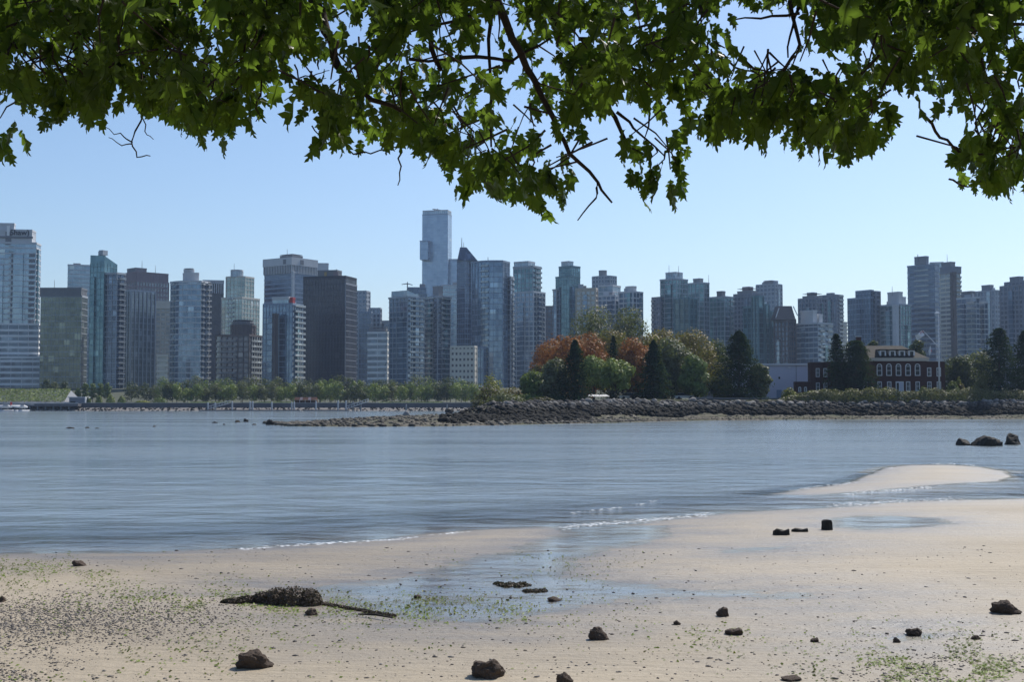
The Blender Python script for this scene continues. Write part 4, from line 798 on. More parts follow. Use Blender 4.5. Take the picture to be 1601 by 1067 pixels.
def window(px, ytop, ybot, wpx, arched=False, name='window', par=house, o0=None, depth=0., pane='darkglass'):
    o0 = o0 or ho; x = hx_(px) - o0.x; w = wpx * pxm / 2; zb, zz = hz_(ybot) - o0.z, hz_(ytop) - o0.z; y = depth
    fr = MB(); fw = .17
    if arched:
        zs = zz - w; seg = [(math.cos(math.pi * i / 10), math.sin(math.pi * i / 10)) for i in range(11)]
        out = [(w, zb)] + [(w * c, zs + w * s_) for c, s_ in seg] + [(-w, zb)]; inn = [(w - fw, zb + fw)] + [((w - fw) * c, zs + (w - fw) * s_) for c, s_ in seg] + [(-w + fw, zb + fw)]
    else:
        out = [(w, zb), (w, zz), (-w, zz), (-w, zb)]; inn = [(w - fw, zb + fw), (w - fw, zz - fw), (-w + fw, zz - fw), (-w + fw, zb + fw)]
    n = len(out); fr.v = [(x + a, y - .12, b) for a, b in out] + [(x + a, y - .12, b) for a, b in inn] + [(x + a, y + .02, b) for a, b in out] + [(x + a, y - .03, b) for a, b in inn]
    for i in range(n):
        j = (i + 1) % n; fr.f += [(i, j, n + j, n + i), (2 * n + i, 2 * n + j, j, i), (n + i, n + j, 3 * n + j, 3 * n + i)]
    fo = fr.build(name, M['paint_white'], par)
    pn = MB(); pn.poly([(x + a, y - .035, b) for a, b in inn]); pn.build('pane', M[pane], fo)
    br = MB(); zm = (zb + zz) / 2 - (w * .3 if arched else 0)
    br.box(x - w + fw, x + w - fw, y - .09, y - .04, zm - .05, zm + .05)
    if arched: br.box(x - w + fw, x + w - fw, y - .09, y - .04, zz - w - .05, zz - w + .05)
    else: br.box(x - .03, x + .03, y - .085, y - .045, zb + fw, zz - fw)
    br.build('glazing_bar', M['paint_white'], fo)
for k in range(5): window(1375 + k * 14.9, 569, 588, 8.4, True)
for px in (1375, 1390, 1419.5, 1434.5): window(px, 597, 612, 6.6)
for px, y in ((1454, .6), (1469, .6)): window(px, 575, 589, 6.6, depth=.6); window(px, 597, 611, 6.6, depth=.6)
window(1352.5, 597.5, 610.5, 6.5, depth=0)
d = hb('door_surround', 'paint_white', hx_(1400), hx_(1412.2), -.3, .05, Z, hz_(597)); hb('door', 'lavender', hx_(1406), hx_(1411), -.36, -.3, Z, hz_(598.3), house).name = 'door'
hb('doorway', 'darkglass', hx_(1401.3), hx_(1404.5), -.34, -.302, Z, hz_(599), house)
for k in range(4):                                       # dormers stand on the roof
    px = 1382 + k * 15; x0, x1 = hx_(px - 5) - ho.x, hx_(px + 5) - ho.x; zb, zz = hz_(558.5) - ho.z, hz_(548) - ho.z
    mb = MB(); mb.v = [(x0, .55, zb), (x1, .55, zb), (x1, .55, zz), (x0, .55, zz), (x0, 4.6, zz), (x1, 4.6, zz), (x0, 4.6, zb), (x1, 4.6, zb)]; mb.f = [(0, 1, 2, 3), (3, 2, 5, 4), (0, 3, 4, 6), (1, 7, 5, 2)]
    do = mb.build('dormer', M['paint_white'], house)
    pn = MB(); pn.box(hx_(px - 2.6) - ho.x, hx_(px + 2.6) - ho.x, .48, .54, zb + .3, zz - .3); pn.build('pane', M['darkglass'], do)
    rf = MB(); rf.box(x0 - .25, x1 + .25, .2, 4.8, zz + .01, zz + .25); rf.build('dormer_roof', M['slate'], do)
wing = empty('brick_wing', (hx_(1282), HY + 1, Z)); tag(wing, 'two-storey brick wing with a low annexe, left of the dark conifers', 'house'); wo = Vector(wing.location)
mb = MB(); mb.box(hx_(1269) - wo.x, hx_(1289.5) - wo.x, 0, 3, 0, hz_(567.5) - wo.z); mb.build('wall', M['brick'], wing)
mb = MB(); mb.box(hx_(1268.5) - wo.x, hx_(1290) - wo.x, -.15, 3.2, hz_(567.5) - wo.z + .005, hz_(566.3) - wo.z); mb.build('coping', M['brown'], wing)
mb = MB(); mb.box(hx_(1245.5) - wo.x, hx_(1268.9) - wo.x, .3, 2.5, 0, hz_(597) - wo.z); mb.build('annexe_wall', M['brick'], wing)
for px in (1280, 1292 - 1): window(px, 576, 590, 6, par=wing, o0=wo, depth=0 if px < 1289 else -.6); window(px, 598.5, 612, 6, par=wing, o0=wo, depth=0 if px < 1289 else -.6)
for px in (1252, 1261): window(px, 605, 613, 4.5, True, par=wing, o0=wo, depth=.3)
SY = 330.0
shed = empty('shed', (at(1190, 590, SY).x, SY, Z)); tag(shed, 'long pale lavender shed with a flat white-edged roof behind the conifer', 'building'); sx = lambda px: at(px, 590, SY).x - shed.location.x; sz = lambda py: zt(py, SY) - Z
mb = MB(); mb.box(sx(1098), sx(1290), 0, 22, 0, sz(571.5)); mb.build('wall', M['lavender'], shed)
mb = MB(); mb.box(sx(1096), sx(1291), -.5, 22.5, sz(571.5) + .01, sz(569)); mb.build('roof_edge', M['paint_white'], shed)
mb = MB(); mb.box(sx(1217), sx(1219.6), -.08, .1, sz(593), sz(589.5)); mb.build('vent', M['darkglass'], shed)
mb = MB(); mb.box(sx(1214), sx(1222), -.08, .1, 0, sz(610)); mb.build('door', M['bluemetal'], shed)
mb = MB(); mb.box(sx(1244.5), sx(1245.1), -.1, .1, 0, sz(572)); mb.build('downpipe', M['conc_dark'], shed)
for px in (1234, 1264): mb = MB(); mb.box(sx(px - 2.5), sx(px + 2.5), -.3, .1, sz(576), sz(574.2)); mb.build('wall_lamp', M['paint_white'], shed)
# flagpole with gaff and two flags
FY = 297.0
fp = empty('flagpole', (at(1468.5, 612, FY).x, FY, Z)); tag(fp, 'white naval flagpole with a slanting gaff beside the brick house', 'flagpole')
fx = lambda px, py: Vector((at(px, py, FY).x - fp.location.x, 0, zt(py, FY) - Z))
mb = MB(); mb.tube([(0, 0, 0), fx(1468, 540), fx(1467.5, 488)], [.24, .15, .06], 8); mb.build('pole', M['paint_white'], fp, smooth=True)
mb = MB(); mb.tube([fx(1467.5, 543), fx(1443, 517)], [.13, .07], 6); mb.build('gaff', M['paint_white'], fp)
mb = MB(); mb.tube([fx(1454, 538.5), fx(1480, 538.5)], [.07, .07], 6); mb.build('yardarm', M['paint_white'], fp)
mb = MB(); a = fx(1464.8, 489.5); mb.loft([(a.x - .5, -.5), (a.x + .6, -.5), (a.x + .6, .5), (a.x - .5, .5)], a.z - .15, [(a.x - .1, -.1), (a.x + .2, -.1), (a.x + .2, .1), (a.x - .1, .1)], a.z + .35); mb.build('masthead', M['paint_white'], fp)
def flag(name, label, p0, du, dv, nu, nv, cells, ripple):
    """a waving cloth: p0 hoist top, du along the fly, dv down the hoist; cells(u, v) -> material name"""
    rt = empty(name, p0); tag(rt, label, 'flag'); mats = {}
    for i in range(nu):
        for j in range(nv): mats.setdefault(cells((i + .5) / nu, (j + .5) / nv), []).append((i, j))
    for mm, cl in mats.items():
        mb = MB()
        for i, j in cl:
            q = []
            for a, b in ((i, j), (i, j + 1), (i + 1, j + 1), (i + 1, j)):
                u, v = a / nu, b / nv; p = du * u + dv * v; q.append((p.x, p.y + ripple * math.sin(u * 7 + v * 2), p.z + .12 * math.sin(u * 6)))
            mb.poly(q)
        mb.build('red_field' if mm == 'red' else 'white_field', M[mm], rt)
g0 = at(1443, 517, FY)
flag('flag', 'white naval ensign with a red canton flying from the gaff', g0, at(1431, 524, FY) - g0, at(1446, 525, FY) - g0, 12, 8, lambda u, v: 'red' if (u < .42 and v < .55 and (u < .12 or u > .32 or (.17 < u < .27 and .15 < v < .4))) else 'paint_white', .25)
g0 = at(1455, 541, FY)
flag('flag', 'small limp white and red pennant hanging below the yardarm', g0, at(1451.5, 548, FY) - g0, at(1453.5, 549.5, FY) - g0 + Vector((.5, 0, 0)), 6, 5, lambda u, v: 'red' if (u < .3 and v > .5) else 'paint_white', .15)
# tent, cars and low fence beneath the island trees
TY = 276.0
tn = empty('marquee', (at(935, 620, TY).x, TY, Z)); tag(tn, 'white marquee roof glimpsed under the pale green trees', 'tent'); w = 17 * TY / F_PX
mb = MB(); mb.loft([(-w, -2), (w, -2), (w, 3), (-w, 3)], zt(620.5, TY) - Z, [(-w * .8, 0), (w * .8, 0), (w * .8, 1), (-w * .8, 1)], zt(617.5, TY) - Z); mb.build('canopy', M['paint_white'], tn)
for x in (-w + .2, 0, w - .2):
    for y in (-1.8, 2.8): mb = MB(); mb.tube([(x, y, 0), (x, y, zt(620.5, TY) - Z + .05)], [.05, .05], 6); mb.build('pole', M['conc_light'], tn)
def car(label, px, col, Yd=280.0, rz=0):
    p = at(px, 620, Yd); rt = empty('parked_car', (p.x, Yd, PLZ), rz); tag(rt, label, 'car', 'cars parked under the island trees')
    mb = MB(); mb.loft([(-2.1, -.85), (2.1, -.85), (2.1, .85), (-2.1, .85)], .3, [(-2.15, -.85), (2.1, -.85), (2.1, .85), (-2.15, .85)], .85); mb.build('body', M[col], rt)
    mb = MB(); mb.loft([(-1.7, -.8), (1.2, -.8), (1.2, .8), (-1.7, .8)], .855, [(-1.3, -.65), (.6, -.65), (.6, .65), (-1.3, .65)], 1.42); mb.build('window_band', M['darkglass'], rt)
    mb = MB(); mb.box(-1.3, .6, -.65, .65, 1.425, 1.47); mb.build('roof', M[col], rt)
    for x in (-1.3, 1.3):
        for y in (-.86, .66):
            mb = MB(); mb.tube([(x, y, .32), (x, y + .2, .32)], [.32, .32], 10); mb.build('wheel', M['darkmetal'], rt)
for a in [('white car parked under the pale green trees', 984, 'paint_white'), ('silver car parked left of the middle conifer', 999, 'conc_light'), ('white car parked right of the middle conifer', 1019, 'paint_white'), ('red car parked right of the middle conifer', 1031, 'red'), ('pale van-like car parked left of the broadest conifer', 1070, 'white')]: car(a[0], a[1], a[2])
fn = empty('seawall', (0, 0, 0)); tag(fn, 'low dark stone wall below the broadest conifer', 'wall'); P0 = [off_front(x, 20.5) for x in range(1090, 1251, 40)]
mb = MB()
for a, b in zip(P0, P0[1:]): mb.prism([(a.x, a.y), (b.x, b.y), (b.x, b.y + .6), (a.x, a.y + .6)], 3.3, Z + .2)
mb.build('wall', M['seawall'], fn)
mb = MB()
for a, b in zip(P0, P0[1:]): mb.prism([(a.x, a.y - .1), (b.x, b.y - .1), (b.x, b.y + .7), (a.x, a.y + .7)], Z + .205, Z + .32)
mb.build('coping', M['stone'], fn)

# ---------------------------------------------------------------- far shore: seawall, trees, docks, pavilion
sw = empty('seawall', (0, 0, 0)); tag(sw, 'long grey seawall along the far city shore', 'wall')
def fx_(px): return at(px, 635, SHY + 8).x
mb = MB(); mb.box(fx_(130), fx_(760), SHY + 6, SHY + 7.2, .5, 3.25); mb.build('wall', M['seawall'], sw); mb = MB(); mb.box(fx_(129), fx_(761), SHY + 5.8, SHY + 7.5, 3.255, 3.45); mb.build('coping', M['pathgrey'], sw)
def lawn(label, x0, x1, Yd, dep):
    n = 2600; P = np.stack([rng.uniform(at(x0, 630, Yd).x, at(x1, 630, Yd).x, n), Yd + rng.uniform(0, dep, n), np.zeros(n)], -1); P[:, 2] = city_h(P[:, 0], P[:, 1]) + rng.uniform(.05, .5, n)
    V, Fq = leaf_quads(P, np.tile([0, -.4, 1.], (n, 1)) + rng.normal(0, .3, (n, 3)), .4); tag(link('grass', np_mesh('grass', V, Fq), None, M['turf']), label, 'grass', kind='stuff')
lawn('strip of lit grass behind the far seawall, below the round white condo', 290, 350, SHY + 9, 14); lawn('strip of lit grass behind the far seawall, below the blue brown-spined tower', 395, 455, SHY + 9, 14); lawn('strip of lit grass behind the far seawall, below the pale grey condo', 590, 690, SHY + 9, 14)
marks = [(60, 138, 'olive glass block'), (138, 195, 'slim teal tower'), (195, 262, 'grey finned block'), (262, 330, 'round white condo'), (330, 411, 'brown hotel'), (411, 474, 'brown-spined blue tower'), (474, 557, 'near-black tower'), (557, 609, 'white striped block'), (609, 664, 'curved-roof condo'), (664, 704, 'grey balconied condo'), (704, 745, 'low cream block'), (745, 860, 'big curved glass tower')]
ORD = ['leftmost', 'second from left', 'third from left', 'fourth from left', 'fifth from left', 'sixth from left', 'seventh from left', 'eighth from left', 'ninth from left', 'tenth from left']
word = dict(leaf_mid='mid-green', leaf_dark='dark green', leaf_light='light green', leaf_dusty='grey-green', leaf_olive='olive', leaf_yellow='yellow-green')
def far_trees(rows, where, Yd, gnd, group, count=900, leaf=.36):
    cnt = {}
    for px, base, top, w, m in sorted(rows):
        mk = [q[2] for q in marks if q[0] <= px < q[1]]; mk = mk[0] if mk else 'skyline'
        k = cnt.get(mk, 0); cnt[mk] = k + 1
        broadleaf('tree', f'{word[m]} {where}, {ORD[k]} below the {mk}', px, base, top, w, Yd + random.uniform(-3, 3), M and m, cg(Yd), leaf, count, group, .1, .1, lobes=9)
rs = random.Random(4); rows = []
x = 262
while x < 745: rows.append((x, 630, 602 + rs.uniform(-5, 7), rs.uniform(17, 26), rs.choice(['leaf_mid', 'leaf_light', 'leaf_dusty', 'leaf_dark', 'leaf_light']))); x += rs.uniform(12, 17)
far_trees(rows, 'front-row seawall tree', SHY + 24, 3.6, 'front row of trees along the far seawall')
rows = []; x = 255
while x < 750: rows.append((x, 626, 593 + rs.uniform(-8, 6), rs.uniform(22, 36), rs.choice(['leaf_dark', 'leaf_dusty', 'leaf_mid', 'leaf_dark']))); x += rs.uniform(14, 20)
far_trees(rows, 'back-row shore tree', SHY + 52, 3.6, 'back row of trees behind the far seawall')
rows = [(500, 628, 593, 11, 'leaf_light'), (508, 628, 591, 11, 'leaf_light'), (517, 628, 590, 12, 'leaf_light'), (524, 628, 594, 11, 'leaf_light'), (553, 628, 593, 10, 'leaf_light'), (562, 628, 591, 11, 'leaf_light')]
far_trees(rows, 'tall poplar', SHY + 38, 3.6, 'poplars on the far shore')
rows = [(72, 615, 592, 14, 'leaf_dark'), (84, 618, 595, 16, 'leaf_dusty'), (100, 615, 594, 14, 'leaf_dark'), (133, 616, 596, 10, 'leaf_mid'), (145, 616, 597, 12, 'leaf_mid'), (157, 616, 597, 12, 'leaf_mid'), (168, 616, 597, 12, 'leaf_mid'), (122, 618, 606, 10, 'leaf_mid'), (205, 625, 598, 26, 'leaf_dark'), (226, 626, 600, 24, 'leaf_dark'), (243, 628, 604, 22, 'leaf_dusty')]
far_trees(rows, 'slope tree', SHY + 70, cg(SHY + 70), 'trees above the left shore')
GF = 'shrubs on the left shore'
for k, (px, top, w, t) in enumerate([(155, 620, 10, 'light green shrub left of two others above the left embankment'), (173, 619, 13, 'light green shrub in the middle above the left embankment'), (190, 620, 12, 'light green shrub on the right above the left embankment'), (138, 622, 8, 'dark small shrub beside the white boxy kiosk'), (222, 627, 24, 'flat yellow-green shrub bed on the left seawall'), (250, 622, 22, 'green shrub bed below the narrow beige block')]):
    bush('shrub', t, px, 630, top, w, SHY + 14, ['leaf_light', 'leaf_light', 'leaf_light', 'leaf_mid', 'leaf_yellow', 'leaf_mid'][k], 3.2, .3, 420, GF)
# convention centre with planted roof on its pier
CY = SHY + 10
cc = empty('convention_hall', (at(0, 630, CY).x, CY, 0)); tag(cc, 'low waterfront hall with a sloping planted green-brown roof at the left edge', 'building'); cx = lambda px: at(px, 630, CY).x - cc.location.x
mb = MB(); mb.v = [(cx(-60), 0, 3.6), (cx(101), 0, 3.2), (cx(98), 2, 3.9), (cx(78), 26, zt(612, CY) + .5), (cx(-60), 26, zt(610, CY) + .6), (cx(-60), 2, 3.9), (cx(101), 26, 3), (cx(-60), 26, 3)]
mb.f = [(0, 1, 2, 5), (5, 2, 3, 4), (1, 6, 3, 2), (6, 7, 4, 3)]; mb.build('roof_shell', M['conc_dark'], cc)
n = 5200; u, v = rng.uniform(0, 1, n), rng.uniform(0, 1, n); xr = cx(-60) + (cx(99) - v * (cx(99) - cx(80)) - cx(-60)) * u; P = np.stack([xr, v * 25, np.interp(v, [0, .08, 1], [3.7, 4.1, zt(611, CY) + .5]) + rng.uniform(.1, .7, n)], -1)
V, Fq = leaf_quads(P, np.tile([0, -.5, 1.], (n, 1)) + rng.normal(0, .35, (n, 3)), .38); ob = link('planted_roof', np_mesh('planted_roof', V, Fq), cc, M['turf']); ob['kind'] = 'stuff'
mb = MB(); mb.box(cx(-60), cx(133), -9, 12, 1.9, 3.1); mb.build('pier_deck', M['seawall'], cc)
mb = MB(); mb.box(cx(-60), cx(133), -9.2, -8.9, 3.105, 3.35); mb.build('deck_edge', M['conc_light'], cc)
for px in range(-50, 130, 12): mb = MB(); mb.tube([(cx(px), -8, -1.5), (cx(px), -8, 1.95)], [.4, .4], 7); mb.build('pile', M['conc_dark'], cc)
ks = empty('kiosk', (at(120, 630, SHY + 12).x, SHY + 12, 3.0)); tag(ks, 'boxy pale waterfront kiosk right of the planted-roof hall', 'building'); kw = lambda px: at(px, 630, SHY + 12).x - ks.location.x; kz = lambda py: zt(py, SHY + 12) - 3
mb = MB(); mb.box(kw(108), kw(132), 0, 6, -.5, kz(622.5)); mb.build('wall', M['mauve'], ks); mb = MB(); mb.box(kw(106.5), kw(133.5), -.6, 6.5, kz(622.5) + .005, kz(621)); mb.build('roof_slab', M['conc_light'], ks); mb = MB(); mb.box(kw(110), kw(118), -.06, .1, .2, kz(628)); mb.build('window', M['darkglass'], ks); mb = MB(); mb.box(kw(132.2), kw(134), -.4, 5, -.5, kz(622.5)); mb.build('end_wall', M['conc_light'], ks)
def seaplane(label, px, py, sc):
    p = at(px, 642, 505); rt = empty('seaplane', (p.x, 505, .0)); tag(rt, label, 'seaplane', 'seaplanes moored at the left edge')
    for y in (-1.4, 1.4): mb = MB(); mb.tube([(-3.6, y, .35), (-2.8, y, .25), (2.4, y, .25), (3.4, y, .5)], [.1, .38, .38, .1], 8); mb.build('float', M['paint_white'], rt); 
    mb = MB(); mb.tube([(-4.6, 0, 2.3), (-1.5, 0, 1.9), (1.6, 0, 1.9), (3.2, 0, 1.7)], [.2, .65, .7, .3], 10); mb.build('fuselage', M['paint_white'], rt)
    mb = MB(); mb.box(.0, 1.6, -6.2, 6.2, 2.72, 2.86); mb.build('wing', M['paint_white'], rt)
    mb = MB(); mb.box(-4.7, -3.8, -.06, .06, 2.2, 3.7); mb.build('tail_fin', M['red'], rt)
    for x, y in ((-1, 1.2), (1.4, 1.2), (-1, -1.2), (1.4, -1.2)): mb = MB(); mb.tube([(x, y, .4), (x, y * .4, 1.6)], [.06, .06], 5); mb.build('strut', M['conc_mid'], rt)
    rt.rotation_euler.z = sc
seaplane('white seaplane moored at the left edge, nearer the frame edge', 6, 642, .5); seaplane('white seaplane moored second from the left edge', 32, 642, 1.0)
# floating docks, piles, gangways
DYy = SHY - 3; PC = {}
for k, (px, top) in enumerate([(325, 631), (336.5, 631), (363, 629), (391, 629), (395, 629), (425, 630), (456, 630), (460, 630), (494, 629), (528.5, 628), (541, 628), (552, 629), (564, 629), (635, 634), (699, 634)]):
    p = at(px, 640, DYy); mb = MB(); mb.tube([(0, 0, -2), (0, 0, zt(top, DYy))], [.36, .36], 8); mb.loft([(.36 * math.cos(i), .36 * math.sin(i)) for i in (0, 1.57, 3.14, 4.71)], zt(top, DYy), [(0, 0)] * 4, zt(top, DYy) + .5)
    o = mb.build('dock_pile', M['conc_mid'] if k < 11 else M['conc_dark']); o.location = (p.x, DYy, 0)
    mk = [q[2] for q in marks if q[0] <= px < q[1]][0]; PC[mk] = PC.get(mk, 0) + 1; tag(o, f'{"pale" if k < 11 else "dark thin"} dock pile in the water, {ORD[PC[mk] - 1]} below the {mk}', 'pile', 'mooring piles of the far dock')
def dock(label, x0, x1, hull=True):
    a = at(x0, 641, DYy - 2).x; b = at(x1, 641, DYy - 2).x; rt = empty('floating_dock', (a, DYy - 2, 0)); tag(rt, label, 'dock', 'floating docks off the far seawall')
    mb = MB(); mb.box(0, b - a, -1.2, 1.2, -.3, .38); mb.build('float', M['conc_dark'], rt); mb = MB(); mb.box(-.05, b - a + .05, -1.3, 1.3, .385, .5); mb.build('deck', M['timber'], rt)
dock('long low floating dock below the brown hotel', 312, 470); dock('floating dock section below the near-black tower', 476, 546)
def gangway(label, x0, y0, x1, y1):
    a = at(x0, y0, DYy - .5); b = at(x1, y1, DYy - .5); rt = empty('gangway', a); tag(rt, label, 'gangway', 'gangways to the far docks'); q = b - a
    for s_ in (-.7, .7):
        mb = MB(); mb.tube([(0, s_, 0), q + Vector((0, s_, 0))], [.12, .12], 5); mb.tube([(0, s_, 1.1), q + Vector((0, s_, 1.1))], [.08, .08], 5)
        for t in [i / 8 for i in range(9)]: mb.tube([q * t + Vector((0, s_, 0)), q * t + Vector((0, s_, 1.1))], [.05, .05], 4)
        mb.build('truss', M['conc_light'], rt)
    mb = MB(); mb.v = [(0, -.7, .1), (0, .7, .1), (q.x, .7, q.z + .1), (q.x, -.7, q.z + .1), (0, -.7, .0), (0, .7, .0), (q.x, .7, q.z), (q.x, -.7, q.z)]; mb.f = [(3, 2, 1, 0), (4, 5, 6, 7), (0, 1, 5, 4), (1, 2, 6, 5), (2, 3, 7, 6), (3, 0, 4, 7)]; mb.build('walkway', M['timber'], rt)
gangway('sloping gangway down to the dock below the hotel', 326, 640, 360, 630.5); gangway('sloping gangway down to the dock below the white striped block', 541, 640, 576, 628)
pv = empty('pavilion', (at(478, 630, SHY + 9).x, SHY + 9, 3.1)); tag(pv, 'red and white awning pavilion on the far seawall', 'pavilion'); pw = 17 * (SHY + 9) / F_PX; ph = zt(621.5, SHY + 9) - 3.1
for k in range(8):
    x0 = -pw + k * pw / 4; mb = MB(); mb.loft([(x0, -1.5), (x0 + pw / 4 - .02, -1.5), (x0 + pw / 4 - .02, 3), (x0, 3)], ph * .55, [(x0, 0), (x0 + pw / 4 - .02, 0), (x0 + pw / 4 - .02, 1.5), (x0, 1.5)], ph); mb.build('awning', M['rust'] if k % 3 != 2 else M['pink'], pv)
for k in range(5): mb = MB(); mb.tube([(-pw + k * pw / 2 * .99, -1.3, 0), (-pw + k * pw / 2 * .99, -1.3, ph * .56)], [.08, .08], 6); mb.build('post', M['paint_white'], pv)
mb = MB(); mb.box(-pw, pw, 1, 3.2, 0, ph * .5); mb.build('counter_wall', M['rust'], pv)
# ---------------------------------------------------------------- things lying on the sand
plain('barnacle', (.10, .075, .06), .9, .6, 18, bmp=.03)
def beach_z(x, y): return float(beach_h(np.array([float(x)]), np.array([float(y)]))[0])
def beach_pt(px, py):
    z = .1
    for _ in range(6): p = gp(px, py, z); z = max(beach_z(p.x, p.y), -.01)
    return Vector((p.x, p.y, z))
BARN = [rock_mesh('barnacled_rock', 70 + i, 4, .45, M['barnacle'], True) for i in range(6)]
GR = 'barnacled rocks on the sand'
for i, (px, py, w, h, t) in enumerate([
    (395, 1047, 48, 25, 'brown barnacled rock nearest the bottom left of the sand'), (767, 1061, 52, 26, 'wedge-shaped dark rock at the bottom centre of the photo'), (883, 1071, 24, 17, 'rock cut by the bottom edge, right of the wedge-shaped one'),
    (937, 1002, 28, 18, 'upright rounded brown rock left of the middle foreground pair'), (1131, 965, 20, 14, 'small round dark rock, upper of the middle foreground pair'), (1150, 994, 26, 11, 'low tilted rock, lower of the middle foreground pair'),
    (1577, 961, 38, 18, 'large rounded rock by the right edge of the sand'), (1433, 995, 25, 11, 'reddish flat rock among the green algae at the right'), (122, 886, 22, 8, 'small dark rock near the left waterline'),
    (869, 941, 22, 5, 'flat rock at the lower edge of the tidal channel'), (486, 963, 20, 10, 'reddish stone in front of the seaweed mound'), (1275, 1005, 12, 7, 'little rock right of the middle foreground pair'),
    (1059, 978, 10, 6, 'tiny rock left of the upright pair in mid foreground'), (2, 942, 12, 9, 'stone at the left edge of the sand'), (653, 936, 12, 5, 'small stone lying in the tidal film'), (1403, 1006, 10, 8, 'small upright stone near the reddish flat rock'), (1527, 1001, 14, 6, 'small brown stone right of the reddish flat rock'), (1240, 1066, 30, 7, 'flat dark stone at the bottom edge right of centre')]):
    p = beach_pt(px, py); k = p.y / F_PX; o = link('beach_rock', BARN[i % 6]); o.location = (p.x, p.y + w * k * .3, p.z + h * k * .25); o.scale = (w * k * .56, w * k * .48, h * k * .82); o.rotation_euler = (random.uniform(-.2, .2), random.uniform(-.25, .25), random.uniform(0, 6.3))
    if o.rotation_euler.z: o.rotation_euler.z = random.uniform(-.4, .4)
    tag(o, t, 'rock', GR)
for px, py, w, h, t in [(1222, 837, 26, 9, 'black weathered timber lump, left of the two lying by the stump'), (1251, 832, 26, 5, 'black flat timber lump between its neighbour and the stump')]:
    p = beach_pt(px, py); k = p.y / F_PX; mb = MB(); n = 12
    pr = [(math.cos(2 * math.pi * i / n) * w * k / 2 * (1 + .1 * math.sin(i * 2.3)), math.sin(2 * math.pi * i / n) * w * k * .3 * (1 + .15 * math.cos(i * 1.7))) for i in range(n)]
    mb.loft(pr, -.05, [(x * .95, y * .9) for x, y in pr], [h * k * (.85 + .2 * math.sin(i * 1.9)) for i in range(n)]); o = mb.build('timber_lump', M['weedwood'] if 'weedwood' in M else M['wetstone']); o.location = p; tag(o, t, 'timber', 'old timbers on the sand')
p = beach_pt(1293, 829); k = p.y / F_PX; mb = MB(); n = 14; r = 8.5 * k
pr = [(math.cos(2 * math.pi * i / n) * r * (1 + .12 * math.sin(i * 2.1)), math.sin(2 * math.pi * i / n) * r * (1 + .1 * math.cos(i * 3.3))) for i in range(n)]
mb.loft(pr, -.1, [(x * .9, y * .9) for x, y in pr], [16 * k * (.85 + .14 * math.sin(i * 2.7)) for i in range(n)]); o = mb.build('timber_stump', M['wetstone']); o.location = p; tag(o, 'black stub of an old post standing at the edge of the right pool', 'stump')
# seaweed: mound and strands
def weed_pile(name, label, pts, sizes, count, leaf, m='weed', cat='seaweed', hgt=1.):
    vs_ = []; ns = []
    P3 = [beach_pt(*p) for p in pts]
    for k in range(count):
        i = rng.integers(0, len(P3)); p = P3[i]; sx, sy, sz = sizes[i]; s_ = p.y / F_PX; d = unit(1)[0]; d[2] = abs(d[2])
        vs_.append((p.x + d[0] * sx * s_, p.y + .3 + d[1] * sy * s_, p.z + d[2] * sz * s_ * rng.uniform(.6, 1))); ns.append(d)
    V, Fq = leaf_quads(np.array(vs_), np.array(ns) + rng.normal(0, .5, (count, 3)), leaf); o = link(name, np_mesh(name, V, Fq), None, M[m]); return tag(o, label, cat)
weed_pile('seaweed_mound', 'big dark mound of mussels and seaweed on the left sand', [(430, 948), (455, 949), (480, 950), (410, 946), (385, 946), (365, 947)], [(26, 26, 25), (28, 28, 28), (20, 24, 25), (24, 20, 17), (24, 16, 10), (26, 14, 7)], 9000, .022)
for pts, sz, c, t in [([(780 + 6 * i, 918 + (i % 3) * 2) for i in range(8)], [(9, 8, 4)] * 8, 500, 'small green-brown weed clump standing in the tidal channel'), ([(826, 930), (838, 930), (848, 929)], [(9, 9, 4)] * 3, 300, 'weed tuft at the right of the weed clump in the channel'), ([(500 + 9 * i, 950 + i * 1.6) for i in range(13)], [(9, 5, 3)] * 13, 900, 'thin dark strand of weed trailing right from the mound')]:
    weed_pile('seaweed_clump', t, pts, sz, c, .03)
p0, p1 = beach_pt(560, 965), beach_pt(614, 972); mb = MB(); mb.tube([p0 + Vector((0, 0, .04)), p0.lerp(p1, .5) + Vector((0, .05, .06)), p1 + Vector((0, 0, .05))], [.012, .02, .01], 7); o = mb.build('driftwood_stick', M['wetstone']); tag(o, 'short dark driftwood stick at the end of the weed strand', 'driftwood')
# uncountable scatter: pebbles, algae flakes, shell grit
def scatter(n, dens):
    """random points on the visible flat, kept with probability dens(px, py)"""
    out = []; k = 0
    q = rng.uniform(0, 1, (n, 3)); PX = -60 + 1720 * q[:, 0]; PY = 850 + 240 * q[:, 1]; keep = q[:, 2] < dens(PX, PY); PX, PY = PX[keep], PY[keep]
    v = (533.5 - PY) / F_PX; u = (PX - 800.5) / F_PX; c, s_ = math.cos(TILT), math.sin(TILT); dz = s_ + v * c; t = (.12 - CAM_Z) / dz
    Xw, Yw = u * t, (c - v * s_) * t; Zw = beach_h(Xw, Yw); ok = Zw > -.03; return np.stack([Xw, Yw, np.maximum(Zw, 0)], -1)[ok]
def blob(PX, PY, cx, cy, rx, ry): return np.exp(-((PX - cx) / rx) ** 2 - ((PY - cy) / ry) ** 2)
def gnoise(PX, PY, sd): return np.clip((fbm(PX * .02, PY * .05, sd, 4) - .38) * 4, 0, 1)
gravel = lambda x, y: np.clip(1.15 * sstep(-(x - 330), -140, 260) * np.exp(-((y - (968 - .035 * x)) / 30) ** 2) + .16 * blob(x, y, 1480, 1035, 150, 35) * gnoise(x, y, 3) + .006 + .5 * blob(x, y, 0, 1050, 120, 40) * gnoise(x, y, 8), 0, 1)
